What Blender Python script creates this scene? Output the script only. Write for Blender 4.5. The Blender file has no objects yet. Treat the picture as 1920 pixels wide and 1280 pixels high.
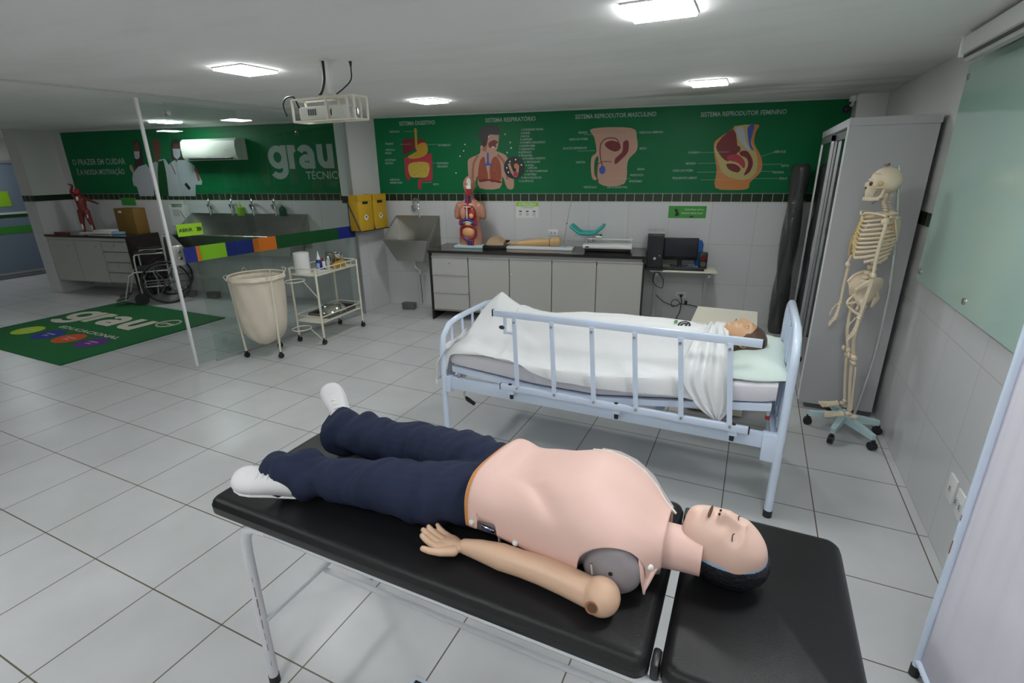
import bpy, bmesh, math, random
from math import sin, cos, pi, radians as R_
from mathutils import Vector, Matrix, Euler, noise
random.seed(7)
SC = bpy.context.scene
COL = SC.collection

# ---------------------------------------------------------------- camera
cam_d = bpy.data.cameras.new('camera'); cam = bpy.data.objects.new('camera', cam_d); COL.objects.link(cam)
cam_d.sensor_width = 36.0; cam_d.lens = 17.795; cam_d.clip_start = 0.02; cam_d.clip_end = 60
def cam_matrix(yaw, pitch, roll):
    f = Vector((-sin(yaw)*cos(pitch), cos(yaw)*cos(pitch), -sin(pitch)))
    r = Vector((cos(yaw), sin(yaw), 0)); u = r.cross(f)
    r2 = r*cos(roll)+u*sin(roll); u2 = -r*sin(roll)+u*cos(roll)
    return Matrix((r2, u2, -f)).transposed().to_4x4()
cam.matrix_world = Matrix.Translation((3.1181, -0.9205, 1.7532)) @ cam_matrix(0.4419, 0.3308, -0.0137)
SC.camera = cam
# ---------------------------------------------------------------- world, exposure
W = bpy.data.worlds.new('world'); SC.world = W; W.use_nodes = True
W.node_tree.nodes['Background'].inputs[0].default_value = (0.75, 0.8, 0.9, 1)
W.node_tree.nodes['Background'].inputs[1].default_value = 0.15
SC.view_settings.view_transform = 'Standard'; SC.view_settings.look = 'None'
SC.view_settings.gamma = 1; SC.view_settings.use_curve_mapping = False
SC.view_settings.exposure = 0.22
LAMP = 44.0            # brightness of the ceiling panels
ROOM_LAMPS = [(0.10, 1.60), (2.66, 1.50), (0.20, 3.50), (2.66, 3.68), (0.10, -0.7), (3.45, 0.55), (2.0, -1.2), (3.5, -1.4), (0.6, -2.6), (2.6, -3.2)]  # four panels in view, then unseen ones, most added to even out the light
SIDE_LAMPS = [(-3.75, 3.5), (-3.9, 0.2), (-8.6, 3.0)]

# ---------------------------------------------------------------- materials
def nmat(name):
    m = bpy.data.materials.new(name); m.use_nodes = True
    return m, m.node_tree, m.node_tree.nodes['Principled BSDF']
def mat(name, col, rough=0.5, metal=0.0, spec=0.5, var=0.0, scale=8.0, bump=0.0, bscale=60.0, coat=0.0, trans=0.0, alpha=1.0, sss=0.0, emit=0):
    m, t, b = nmat(name)
    c = tuple(col)+(1,) if len(col) == 3 else col
    b.inputs['Base Color'].default_value = c
    b.inputs['Roughness'].default_value = rough; b.inputs['Metallic'].default_value = metal
    b.inputs['Specular IOR Level'].default_value = spec
    b.inputs['Coat Weight'].default_value = coat
    b.inputs['Transmission Weight'].default_value = trans; b.inputs['Alpha'].default_value = alpha
    if sss: b.inputs['Subsurface Weight'].default_value = sss; b.inputs['Subsurface Radius'].default_value = (.02, .01, .006); b.inputs['Subsurface Scale'].default_value = 0.5
    if emit: b.inputs['Emission Color'].default_value = c; b.inputs['Emission Strength'].default_value = emit
    tc = None
    if var or bump: tc = t.nodes.new('ShaderNodeTexCoord')
    if var:
        n = t.nodes.new('ShaderNodeTexNoise'); n.inputs['Scale'].default_value = scale; n.inputs['Detail'].default_value = 5
        t.links.new(tc.outputs['Object'], n.inputs['Vector'])
        mx = t.nodes.new('ShaderNodeMix'); mx.data_type = 'RGBA'
        mx.inputs[6].default_value = tuple(min(1, x*(1+var)) for x in c[:3])+(1,)
        mx.inputs[7].default_value = tuple(x*(1-var) for x in c[:3])+(1,)
        t.links.new(n.outputs['Fac'], mx.inputs[0]); t.links.new(mx.outputs[2], b.inputs['Base Color'])
    if bump:
        n2 = t.nodes.new('ShaderNodeTexNoise'); n2.inputs['Scale'].default_value = bscale; n2.inputs['Detail'].default_value = 4
        t.links.new(tc.outputs['Object'], n2.inputs['Vector'])
        bp = t.nodes.new('ShaderNodeBump'); bp.inputs['Strength'].default_value = bump; bp.inputs['Distance'].default_value = 0.01
        t.links.new(n2.outputs['Fac'], bp.inputs['Height']); t.links.new(bp.outputs[0], b.inputs['Normal'])
    return m
def brick(t, vec, w, h, mortar, c1, c2, cm):
    k = t.nodes.new('ShaderNodeTexBrick'); k.offset = 0; k.squash = 1
    k.inputs['Scale'].default_value = 1; k.inputs['Brick Width'].default_value = w; k.inputs['Row Height'].default_value = h
    k.inputs['Mortar Size'].default_value = mortar; k.inputs['Mortar Smooth'].default_value = 0.1
    k.inputs['Color1'].default_value = c1+(1,); k.inputs['Color2'].default_value = c2+(1,); k.inputs['Mortar'].default_value = cm+(1,)
    t.links.new(vec, k.inputs['Vector']); return k
def tile_floor():
    m, t, b = nmat('floor_tiles')
    tc = t.nodes.new('ShaderNodeTexCoord')
    k = brick(t, tc.outputs['Object'], .45, .45, .0030, (.60, .605, .61), (.575, .58, .585), (.12, .10, .07))
    n = t.nodes.new('ShaderNodeTexNoise'); n.inputs['Scale'].default_value = 2.3; n.inputs['Detail'].default_value = 6
    t.links.new(tc.outputs['Object'], n.inputs['Vector'])
    mx = t.nodes.new('ShaderNodeMix'); mx.data_type = 'RGBA'; mx.blend_type = 'MULTIPLY'; mx.inputs[0].default_value = 1
    cr = t.nodes.new('ShaderNodeValToRGB'); cr.color_ramp.elements[0].position = .3; cr.color_ramp.elements[1].position = .75
    cr.color_ramp.elements[0].color = (.86, .86, .85, 1); cr.color_ramp.elements[1].color = (1, 1, 1, 1)
    t.links.new(n.outputs['Fac'], cr.inputs[0]); t.links.new(k.outputs['Color'], mx.inputs[6]); t.links.new(cr.outputs[0], mx.inputs[7])
    t.links.new(mx.outputs[2], b.inputs['Base Color'])
    b.inputs['Roughness'].default_value = .3; b.inputs['Specular IOR Level'].default_value = .45
    n2 = t.nodes.new('ShaderNodeTexNoise'); n2.inputs['Scale'].default_value = 160
    t.links.new(tc.outputs['Object'], n2.inputs['Vector'])
    mt = t.nodes.new('ShaderNodeMath'); mt.operation = 'MULTIPLY_ADD'; mt.inputs[1].default_value = -3.0
    t.links.new(k.outputs['Fac'], mt.inputs[0]); t.links.new(n2.outputs['Fac'], mt.inputs[2])
    bp = t.nodes.new('ShaderNodeBump'); bp.inputs['Strength'].default_value = .22; bp.inputs['Distance'].default_value = .0015
    t.links.new(mt.outputs[0], bp.inputs['Height']); t.links.new(bp.outputs[0], b.inputs['Normal'])
    return m
def tile_wall(name, swap, z_tile=1.37, z_band=1.455, off=(0, .01), grout=(.42, .39, .33)):
    """white wall tiles to z_tile, one course of dark green tiles to z_band, white paint above; swap: wall runs along y"""
    m, t, b = nmat(name)
    tc = t.nodes.new('ShaderNodeTexCoord'); sp = t.nodes.new('ShaderNodeSeparateXYZ'); t.links.new(tc.outputs['Object'], sp.inputs[0])
    cb = t.nodes.new('ShaderNodeCombineXYZ')
    t.links.new(sp.outputs[1 if swap else 0], cb.inputs[0]); t.links.new(sp.outputs[2], cb.inputs[1])
    mp = t.nodes.new('ShaderNodeMapping'); mp.inputs['Location'].default_value = (-off[0], -off[1], 0)
    t.links.new(cb.outputs[0], mp.inputs[0])
    k = brick(t, mp.outputs[0], .45, .45, .0018, (.63, .63, .63), (.605, .605, .605), grout)
    mp2 = t.nodes.new('ShaderNodeMapping'); mp2.inputs['Location'].default_value = (-.036, -z_tile+.0015, 0)
    t.links.new(cb.outputs[0], mp2.inputs[0])
    k2 = brick(t, mp2.outputs[0], .1023, .2, .0028, (.012, .03, .012), (.016, .036, .015), (.55, .52, .42))
    def gt(v):
        g = t.nodes.new('ShaderNodeMath'); g.operation = 'GREATER_THAN'; g.inputs[1].default_value = v
        t.links.new(sp.outputs[2], g.inputs[0]); return g.outputs[0]
    def mix(f, a, bb):
        x = t.nodes.new('ShaderNodeMix'); x.data_type = 'RGBA'; t.links.new(f, x.inputs[0])
        for i, v in ((6, a), (7, bb)):
            if isinstance(v, tuple): x.inputs[i].default_value = v
            else: t.links.new(v, x.inputs[i])
        return x.outputs[2]
    n = t.nodes.new('ShaderNodeTexNoise'); n.inputs['Scale'].default_value = 1.7; n.inputs['Detail'].default_value = 6
    t.links.new(tc.outputs['Object'], n.inputs['Vector'])
    paint = mix(n.outputs['Fac'], (.56, .56, .54, 1), (.62, .62, .60, 1))
    c = mix(gt(z_tile), k.outputs['Color'], k2.outputs['Color']); c = mix(gt(z_band), c, paint)
    t.links.new(c, b.inputs['Base Color'])
    r = t.nodes.new('ShaderNodeMath'); r.operation = 'MULTIPLY_ADD'; r.inputs[1].default_value = .35; r.inputs[2].default_value = .28
    t.links.new(gt(z_band), r.inputs[0]); t.links.new(r.outputs[0], b.inputs['Roughness'])
    return m
def ceiling_mat():
    m, t, b = nmat('ceiling_plaster')
    tc = t.nodes.new('ShaderNodeTexCoord')
    mp = t.nodes.new('ShaderNodeMapping'); mp.inputs['Scale'].default_value = (.5, 1.6, 1); mp.inputs['Rotation'].default_value = (0, 0, -.17); t.links.new(tc.outputs['Object'], mp.inputs[0])
    n = t.nodes.new('ShaderNodeTexNoise'); n.inputs['Scale'].default_value = 1.5; n.inputs['Detail'].default_value = 8; n.inputs['Roughness'].default_value = .6
    t.links.new(mp.outputs[0], n.inputs['Vector'])
    cr = t.nodes.new('ShaderNodeValToRGB'); e = cr.color_ramp.elements
    e[0].position = .33; e[0].color = (.80, .80, .765, 1); e[1].position = .52; e[1].color = (.86, .86, .84, 1)
    t.links.new(n.outputs['Fac'], cr.inputs[0])
    # damp stain of its own shape near the back right
    n3 = t.nodes.new('ShaderNodeTexNoise'); n3.inputs['Scale'].default_value = 2.2; n3.inputs['Detail'].default_value = 5
    t.links.new(mp.outputs[0], n3.inputs['Vector'])
    sp = t.nodes.new('ShaderNodeSeparateXYZ'); t.links.new(tc.outputs['Object'], sp.inputs[0])
    def mm(op, a, bb, clamp=False):
        x = t.nodes.new('ShaderNodeMath'); x.operation = op; x.use_clamp = clamp
        for i, v in enumerate((a, bb)):
            if isinstance(v, (int, float)): x.inputs[i].default_value = v
            else: t.links.new(v, x.inputs[i])
        return x.outputs[0]
    dx = mm('DIVIDE', mm('SUBTRACT', sp.outputs[0], 2.9), 1.5); dy = mm('DIVIDE', mm('SUBTRACT', sp.outputs[1], 4.35), .55)
    rr = mm('ADD', mm('MULTIPLY', dx, dx), mm('MULTIPLY', dy, dy))
    fall = mm('SUBTRACT', 1.0, rr, True)
    st = mm('MULTIPLY', fall, mm('MULTIPLY', mm('SUBTRACT', n3.outputs['Fac'], .42, True), 5.0, True), True)
    mx = t.nodes.new('ShaderNodeMix'); mx.data_type = 'RGBA'; t.links.new(st, mx.inputs[0]); t.links.new(cr.outputs[0], mx.inputs[6]); mx.inputs[7].default_value = (.50, .51, .44, 1)
    t.links.new(mx.outputs[2], b.inputs['Base Color']); b.inputs['Roughness'].default_value = .85
    return m
def glass_mat(name, tint, refl=1.0, rough=0.0, tr=1.0):
    m = bpy.data.materials.new(name); m.use_nodes = True; t = m.node_tree; t.nodes.clear()
    o = t.nodes.new('ShaderNodeOutputMaterial'); tb = t.nodes.new('ShaderNodeBsdfTransparent'); tb.inputs[0].default_value = tint+(1,)
    g = t.nodes.new('ShaderNodeBsdfGlossy'); g.inputs['Roughness'].default_value = rough
    fr = t.nodes.new('ShaderNodeFresnel'); fr.inputs[0].default_value = 1.5
    mu = t.nodes.new('ShaderNodeMath'); mu.operation = 'MULTIPLY'; mu.inputs[1].default_value = refl; mu.use_clamp = True
    ge = t.nodes.new('ShaderNodeNewGeometry'); ff = t.nodes.new('ShaderNodeMath'); ff.operation = 'SUBTRACT'; ff.inputs[0].default_value = 1; t.links.new(ge.outputs['Backfacing'], ff.inputs[1])
    f2 = t.nodes.new('ShaderNodeMath'); f2.operation = 'MULTIPLY'; t.links.new(fr.outputs[0], f2.inputs[0]); t.links.new(ff.outputs[0], f2.inputs[1])   # reflect at the outer faces only
    t.links.new(f2.outputs[0], mu.inputs[0]); x = t.nodes.new('ShaderNodeMixShader')
    t.links.new(mu.outputs[0], x.inputs[0]); t.links.new(tb.outputs[0], x.inputs[1]); t.links.new(g.outputs[0], x.inputs[2]); t.links.new(x.outputs[0], o.inputs[0])
    return m
def emit_mat(name, col, s):
    m = bpy.data.materials.new(name); m.use_nodes = True; t = m.node_tree; t.nodes.clear()
    o = t.nodes.new('ShaderNodeOutputMaterial'); e = t.nodes.new('ShaderNodeEmission'); e.inputs[0].default_value = col+(1,); e.inputs[1].default_value = s
    t.links.new(e.outputs[0], o.inputs[0]); return m
M = dict(
 floor=tile_floor(), ceil=ceiling_mat(), wb=tile_wall('back_wall_tiles', False), wr=tile_wall('right_wall_tiles', True, off=(.0, .01)), ws=tile_wall('stub_wall_tiles', True, off=(.1, .01)),
 paint=mat('white_paint', (.62, .62, .60), .7, var=.05, scale=2), white=mat('white_enamel', (.78, .78, .76), .35), bedblue=mat('pale_blue_enamel', (.68, .77, .92), .28, var=.03, coat=.3),
 cream=mat('cream_enamel', (.74, .70, .58), .35), tubew=mat('table_white_tube', (.68, .69, .72), .35, var=.04),
 rust=mat('rust', (.25, .12, .05), .8), steel=mat('stainless_steel', (.50, .49, .46), .28, 1.0, var=.12, scale=5), chrome=mat('chrome', (.75, .75, .75), .08, 1.0), dsteel=mat('dark_steel', (.25, .25, .24), .35, 1.0),
 black=mat('black_plastic', (.012, .012, .014), .35), blackm=mat('matte_black', (.015, .015, .016), .7), vinyl=mat('black_vinyl', (.009, .009, .010), .36, bump=.12, bscale=420, spec=.32),
 rubber=mat('black_rubber', (.02, .02, .02), .6), granite=mat('black_granite', (.022, .017, .014), .08, var=.5, scale=90), lam=mat('grey_laminate', (.45, .44, .41), .5, var=.02), lamd=mat('grey_laminate_dark', (.30, .29, .26), .5), alu=mat('aluminium', (.62, .62, .63), .3, .8),
 wardrobe=mat('grey_steel_sheet', (.46, .46, .47), .5, var=.02), navy=mat('navy_cotton', (.009, .016, .048), .85, var=.25, scale=25, bump=.15, bscale=300),
 skinp=mat('pink_vinyl_skin', (.80, .535, .465), .52, var=.05, scale=5, sss=.05), skint=mat('tan_vinyl_skin', (.68, .45, .31), .42, var=.05, scale=6, sss=.05), skinf=mat('face_vinyl_skin', (.80, .55, .45), .42, var=.07, scale=12, sss=.05),
 greyp=mat('grey_violet_plastic', (.30, .27, .285), .4), pinkg=mat('pale_pink_plastic', (.50, .42, .42), .4), orange=mat('orange_strip', (.62, .27, .07), .5), shoe=mat('white_shoe_leather', (.74, .73, .74), .45), hair=mat('black_hair', (.012, .012, .016), .3, bump=.5, bscale=90),
 bhair=mat('brown_hair', (.10, .055, .035), .45, var=.4, scale=60, bump=.4, bscale=120), bface=mat('tan_face', (.62, .36, .20), .4, var=.05), bluep=mat('light_blue_plastic', (.30, .48, .68), .4),
 sheet=mat('white_sheet', (.80, .80, .80), .9, bump=.08, bscale=40), matt=mat('mattress_cover', (.72, .70, .74), .7), mint=mat('mint_pillowcase', (.66, .76, .70), .9, bump=.1, bscale=50),
 bone=mat('ivory_bone', (.78, .65, .48), .45, var=.12, scale=14), cart=mat('yellowish_cartilage', (.66, .50, .22), .5), teal=mat('teal_fabric', (.04, .42, .38), .6), tealp=mat('pale_teal_enamel', (.50, .66, .68), .35),
 canvas=mat('cream_canvas', (.70, .62, .50), .9, var=.05, scale=12, bump=.1, bscale=200), screenc=mat('white_cloth_panel', (.74, .72, .79), .85, var=.03), 
 yellow=mat('yellow_card', (.55, .33, .015), .6), ochre=mat('brown_card', (.20, .11, .02), .7), gsign=mat('green_sign', (.05, .30, .04), .45), lime=mat('lime_sticker', (.32, .62, .02), .5),
 bgreen=mat('banner_green', (.002, .140, .045), .5, spec=.25, var=.12, scale=2), bprint=mat('banner_white_print', (.34, .42, .38), .6), wprint=mat('white_print', (.75, .76, .74), .5), kprint=mat('black_print', (.012, .012, .012), .5),
 mgreen=mat('green_mat_pile', (.004, .125, .03), .95, var=.1, scale=40, bump=.4, bscale=500), mprint=mat('mat_cream_print', (.55, .52, .44), .95), mlime=mat('mat_lime', (.35, .5, .03), .95), mblue=mat('mat_blue', (.02, .03, .25), .95), mred=mat('mat_red', (.5, .07, .02), .95), mpurp=mat('mat_purple', (.10, .02, .2), .95),
 sblue=mat('strip_blue', (.012, .025, .20), .4), sorange=mat('strip_orange', (.60, .15, .01), .4), sgreen=mat('strip_green', (.004, .07, .015), .4), 
 glass=glass_mat('partition_glass', (.915, .955, .94), 1.0), cglass=glass_mat('cabinet_glass', (.80, .84, .82), 1.3), board=mat('frosted_green_glass', (.44, .62, .54), .15, coat=.5, var=.05, scale=2),
 doorg=mat('frosted_blue_door', (.20, .26, .33), .35), lamp=emit_mat('lamp_diffuser', (.96, .99, 1.0), LAMP), tree=None)
M['liver'] = mat('print_dark_red', (.16, .012, .015), .5); M['colon'] = mat('print_red', (.40, .03, .05), .5); M['stom'] = mat('print_ochre', (.46, .26, .02), .5); M['smalli'] = mat('print_yellow', (.52, .38, .05), .5, var=.4, scale=60)
M['pskin'] = mat('print_skin', (.48, .28, .20), .5); M['pskin2'] = mat('print_skin_shade', (.36, .13, .07), .5); M['lung'] = mat('print_lung', (.30, .06, .02), .5, var=.5, scale=25); M['pblue'] = mat('print_blue', (.03, .08, .38), .5); M['phair'] = mat('print_hair', (.035, .03, .03), .5)
M['pbone'] = mat('print_bone', (.46, .38, .14), .5); M['porange'] = mat('print_orange', (.52, .20, .05), .5); M['coat'] = mat('print_coat', (.42, .45, .48), .5); M['pbrown'] = mat('print_brown_skin', (.13, .055, .035), .5); M['lung2'] = mat('organ_red_lung', (.30, .03, .02), .3)
M['torso'] = mat('torso_model_skin', (.48, .22, .15), .3, var=.06); M['peach'] = mat('peach_intestine', (.72, .36, .16), .4, var=.25, scale=70); M['oblue'] = mat('organ_blue', (.03, .05, .28), .35); M['ored'] = mat('organ_red', (.32, .02, .02), .3); M['owhite'] = mat('organ_white', (.7, .68, .6), .4); M['muscle'] = mat('muscle_red', (.19, .03, .025), .4, var=.3, scale=30)
M['sockt'] = mat('socket_shadow_brown', (.10, .06, .03), .8); M['foam'] = mat('skin_pad_tan', (.38, .26, .15), .7, var=.15, scale=60); M['armmodel'] = mat('yellowish_arm_skin', (.66, .42, .18), .4, var=.06); M['bluecloth'] = mat('blue_cloth', (.02, .13, .45), .8); M['screen'] = mat('monitor_glass', (.025, .025, .035), .12); M['bagd'] = mat('dark_grey_wrap', (.05, .05, .05), .16, var=.2, scale=8, bump=.8, bscale=12)
M['acw'] = mat('air_conditioner_white', (.66, .67, .60), .4); M['dgrey'] = mat('dark_grey', (.09, .09, .09), .5); M['pale'] = mat('pale_grey_plastic', (.55, .56, .55), .5)

# ---------------------------------------------------------------- geometry helpers
class G:
    """collects shapes; .part() links them as one mesh object"""
    def __init__(s): s.b = bmesh.new()
    def _x(s, vs, mt):
        bmesh.ops.transform(s.b, matrix=mt, verts=vs)
    def box(s, c, d, rot=(0, 0, 0), bev=0.0):
        g = bmesh.ops.create_cube(s.b, size=1)['verts']
        bmesh.ops.scale(s.b, vec=d, verts=g)
        if bev:
            es = list({e for v in g for e in v.link_edges})
            r = bmesh.ops.bevel(s.b, geom=es, offset=bev, segments=2, affect='EDGES', profile=.5)
            g = list({v for f in r['faces'] for v in f.verts} | {v for v in g if v.is_valid})
        s._x(g, Matrix.Translation(c) @ Euler(rot).to_matrix().to_4x4()); return s
    def cyl(s, a, b, r, r2=None, n=16, caps=True):
        a = Vector(a); b = Vector(b); d = b-a
        if d.length < 1e-7: return s
        g = bmesh.ops.create_cone(s.b, cap_ends=caps, cap_tris=False, segments=n, radius1=r, radius2=r if r2 is None else r2, depth=d.length)['verts']
        s._x(g, Matrix.Translation((a+b)/2) @ d.to_track_quat('Z', 'Y').to_matrix().to_4x4()); return s
    def sph(s, c, r, n=16, rot=(0, 0, 0)):
        r = (r, r, r) if isinstance(r, (int, float)) else r
        g = bmesh.ops.create_uvsphere(s.b, u_segments=n, v_segments=max(6, n*2//3), radius=1)['verts']
        s._x(g, Matrix.Translation(c) @ Euler(rot).to_matrix().to_4x4() @ Matrix.Diagonal(tuple(r)+(1,))); return s
    def loft(s, rings, cap=True, closed=True):
        vr = [[s.b.verts.new(p) for p in ring] for ring in rings]
        n = len(vr[0])
        for a, b in zip(vr, vr[1:]):
            for i in range(n if closed else n-1):
                j = (i+1) % n; s.b.faces.new((a[i], a[j], b[j], b[i]))
        if cap and closed: s.b.faces.new(vr[0][::-1]); s.b.faces.new(vr[-1])
        return s
    def tube(s, pts, r, n=10, closed=False, smooth=0):
        pts = [Vector(p) for p in pts]
        if smooth: pts = [Vector(p) for p in spline(pts, smooth, closed)]
        rings = []; up = None; L = len(pts)
        for i, p in enumerate(pts):
            if closed: t = (pts[(i+1) % L]-pts[i-1])
            else: t = pts[min(i+1, L-1)]-pts[max(i-1, 0)]
            t.normalize()
            if up is None: up = t.orthogonal().normalized()
            else:
                up = up-t*up.dot(t)
                up = up.normalized() if up.length > 1e-6 else t.orthogonal().normalized()
            w = t.cross(up); rr = r[min(i, len(r)-1)] if isinstance(r, (list, tuple)) else r
            rings.append([p+up*cos(2*pi*k/n)*rr+w*sin(2*pi*k/n)*rr for k in range(n)])
        if closed: rings.append(rings[0]); s.loft(rings, cap=False)
        else: s.loft(rings)
        return s
    def lathe(s, prof, c=(0, 0, 0), n=24, rot=(0, 0, 0)):
        mt = Matrix.Translation(c) @ Euler(rot).to_matrix().to_4x4()
        s.loft([[mt @ Vector((max(r, 1e-4)*cos(2*pi*k/n), max(r, 1e-4)*sin(2*pi*k/n), z)) for k in range(n)] for r, z in prof]); return s
    def poly(s, pts, th=None):
        f = s.b.faces.new([s.b.verts.new(p) for p in pts])
        if th:
            e = bmesh.ops.extrude_face_region(s.b, geom=[f]); vs = [v for v in e['geom'] if isinstance(v, bmesh.types.BMVert)]
            bmesh.ops.translate(s.b, vec=th, verts=vs)
        return s
    def caps(s, pts, n=14):
        """tapered limb: list of (point, radius)"""
        for (a, ra), (b, rb) in zip(pts, pts[1:]): s.cyl(a, b, ra, rb, n)
        for a, ra in pts: s.sph(a, ra, n)
        return s
    def part(s, name, m, parent=None, smooth=True, wn=False, label=None, loc=None, rot=None):
        bmesh.ops.remove_doubles(s.b, verts=s.b.verts, dist=1e-6)
        bmesh.ops.recalc_face_normals(s.b, faces=s.b.faces)
        me = bpy.data.meshes.new(name); s.b.to_mesh(me); s.b.free()
        m = M[m] if isinstance(m, str) else m
        me.materials.append(m); o = bpy.data.objects.new(name, me); COL.objects.link(o)
        if smooth:
            me.shade_smooth()
            try: me.set_sharp_from_angle(angle=R_(38))
            except Exception: pass
        if parent: o.parent = parent
        if loc: o.location = loc
        if rot: o.rotation_euler = rot
        if label: o['label'] = label
        return o
def spline(pts, n=6, closed=True):
    L = len(pts); out = []
    for i in range(L if closed else L-1):
        if closed: a, b, c, d = pts[i-1], pts[i], pts[(i+1) % L], pts[(i+2) % L]
        else: a, b, c, d = pts[max(i-1, 0)], pts[i], pts[i+1], pts[min(i+2, L-1)]
        for k in range(n):
            t = k/n
            out.append(tuple(.5*((2*b[j])+(-a[j]+c[j])*t+(2*a[j]-5*b[j]+4*c[j]-d[j])*t*t+(-a[j]+3*b[j]-3*c[j]+d[j])*t**3) for j in range(len(b))))
    if not closed: out.append(tuple(pts[-1]))
    return out
def ctab(tab, x):
    """smooth curve through a table of (x, values...)"""
    if x <= tab[0][0]: return tab[0][1:]
    if x >= tab[-1][0]: return tab[-1][1:]
    i = next(k for k in range(len(tab)-1) if x <= tab[k+1][0]); b, c = tab[i], tab[i+1]; a = tab[max(i-1, 0)]; d = tab[min(i+2, len(tab)-1)]
    h = c[0]-b[0]; t = (x-b[0])/h; out = []
    for j in range(1, len(b)):
        m0 = (c[j]-a[j])/(c[0]-a[0])*h; m1 = (d[j]-b[j])/(d[0]-b[0])*h
        out.append((2*t**3-3*t*t+1)*b[j]+(t**3-2*t*t+t)*m0+(-2*t**3+3*t*t)*c[j]+(t**3-t*t)*m1)
    return tuple(out)
def lerp_tab(tab, x):
    if x <= tab[0][0]: return tab[0][1:]
    for a, b in zip(tab, tab[1:]):
        if x <= b[0]:
            t = (x-a[0])/(b[0]-a[0]); t = t*t*(3-2*t)
            return tuple(p+(q-p)*t for p, q in zip(a[1:], b[1:]))
    return tab[-1][1:]
def thing(name, label, cat, loc=(0, 0, 0), rz=0, group=None):
    o = bpy.data.objects.new(name, None); o.empty_display_size = .05; COL.objects.link(o)
    o.location = loc; o.rotation_euler = (0, 0, rz); return tag(o, label, cat, group)
def tag(o, label, cat, group=None, kind=None):
    o['label'] = label; o['category'] = cat
    if group: o['group'] = group
    if kind: o['kind'] = kind
    return o
def struct(o): o['kind'] = 'structure'; return o
def remesh(o, v=.005, it=4, fac=.5):
    m = o.modifiers.new('remesh', 'REMESH'); m.mode = 'VOXEL'; m.voxel_size = v; m.use_smooth_shade = True
    if it: k = o.modifiers.new('smooth', 'SMOOTH'); k.iterations = it; k.factor = fac
    return o
def baked(o):
    """freeze the modifiers into the mesh so that it can be shaped further"""
    dg = bpy.context.evaluated_depsgraph_get(); dg.update(); me = bpy.data.meshes.new_from_object(o.evaluated_get(dg)); o.modifiers.clear(); o.data = me; return o
def text(body, size, loc, rot, m, parent, name='lettering', align='LEFT', bold=0.0, sx=1.0, th=.0006):
    c = bpy.data.curves.new(name, 'FONT'); c.body = body; c.size = size; c.align_x = align; c.offset = bold*size; c.extrude = th; c.resolution_u = 2
    t = bpy.data.objects.new(name, c); COL.objects.link(t)
    me = bpy.data.meshes.new_from_object(t); bpy.data.objects.remove(t); bpy.data.curves.remove(c)
    me.materials.clear(); me.materials.append(M[m]); me.name = name
    o = bpy.data.objects.new(name, me); COL.objects.link(o); o.parent = parent
    o.location = loc; o.rotation_euler = rot; o.scale = (sx, 1, 1); return o
def copy_tree(o, parent=None):
    c = o.copy(); COL.objects.link(c)
    if parent: c.parent = parent
    for ch in list(o.children): copy_tree(ch, c)
    return c
A_ = 0.1745; WX, WY = -1.3106, 4.5034
def BW(s, d=0.0, z=0.0):
    """point s metres along the back wall from the stub-wall corner, d metres in front of it"""
    return Vector((WX+s*cos(A_)+d*sin(A_), WY+s*sin(A_)-d*cos(A_), z))
WALLROT = (pi/2, 0, 0)       # text lying on a wall whose frame looks along -y
# ---------------------------------------------------------------- the room
H = 2.36
struct(G().box((-3, 1, -.05), (15, 12, .1)).part('floor', 'floor', smooth=False))
struct(G().box((-3, 1, H+.05), (15, 12, .1)).part('ceiling', 'ceil', smooth=False))
o = struct(G().box((.01, .05, H/2), (11.18, .1, H)).part('wall_back', 'wb', smooth=False)); o.location = (WX, WY, 0); o.rotation_euler = (0, 0, A_)
RX = 4.09
struct(G().box((RX+.05, 1, H/2), (.1, 11, H)).part('wall_right', 'wr', smooth=False))
struct(G().box((-2.5, -4.05, H/2), (13.5, .1, H)).part('wall_front', 'paint', smooth=False))
# short wall at the end of the glass partition (its end cap is painted)
o = struct(G().box((-.075, -.27, H/2), (.15, .56, H)).part('wall_stub', 'ws', smooth=False)); o.location = (-1.29, 4.52, 0); o.rotation_euler = (0, 0, -.03)
# pillar and door opening at the far left
pil = struct(G().box((0, -.20, H/2), (.23, .60, H)).part('wall_left', 'wb', smooth=False)); pil.location = BW(-5.465, .0, 0); pil.rotation_euler = (0, 0, A_)
struct(G().box((-9.35, 1.2, H/2), (.1, 10.6, H)).part('wall_far', 'paint', smooth=False)); struct(G().box((-7.9, 5.2, H/2), (3.0, .1, H)).part('wall_corridor', 'paint', smooth=False))
dr = struct(G().box((0, 0, 1.0), (.03, 2.4, 1.95)).part('door_1', 'doorg', smooth=False)); dr.location = (-9.1, 3.25, 0)
G().box((.02, 0, .035), (.02, 2.4, .04)).box((.02, 0, 1.965), (.02, 2.4, .05)).part('door_frame', 'alu', dr, smooth=False)
G().box((.017, .35, 1.34), (.004, .42, .26)).part('door_sticker', 'lime', dr, smooth=False)
G().box((.017, .4, 1.04), (.004, 1.5, .05)).part('door_band', 'sgreen', dr, smooth=False)
G().box((.017, .4, 1.09), (.004, 1.5, .035)).part('door_band', 'wprint', dr, smooth=False)
G().box((.017, .4, .80), (.004, 1.5, .13)).part('door_band', 'gsign', dr, smooth=False)
G().box((.25, 0, .003), (.28, 2.4, .006)).box((-.02, .2, .003), (.1, 1.0, .007)).part('threshold', 'dgrey', dr, smooth=False)
# duct box in the top right corner, moulding
struct(G().box((0, 0, 0), (.24, .2, .5), bev=.005).part('trim_1', 'white')).location = (RX-.12, 5.26, H-.25)

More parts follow.
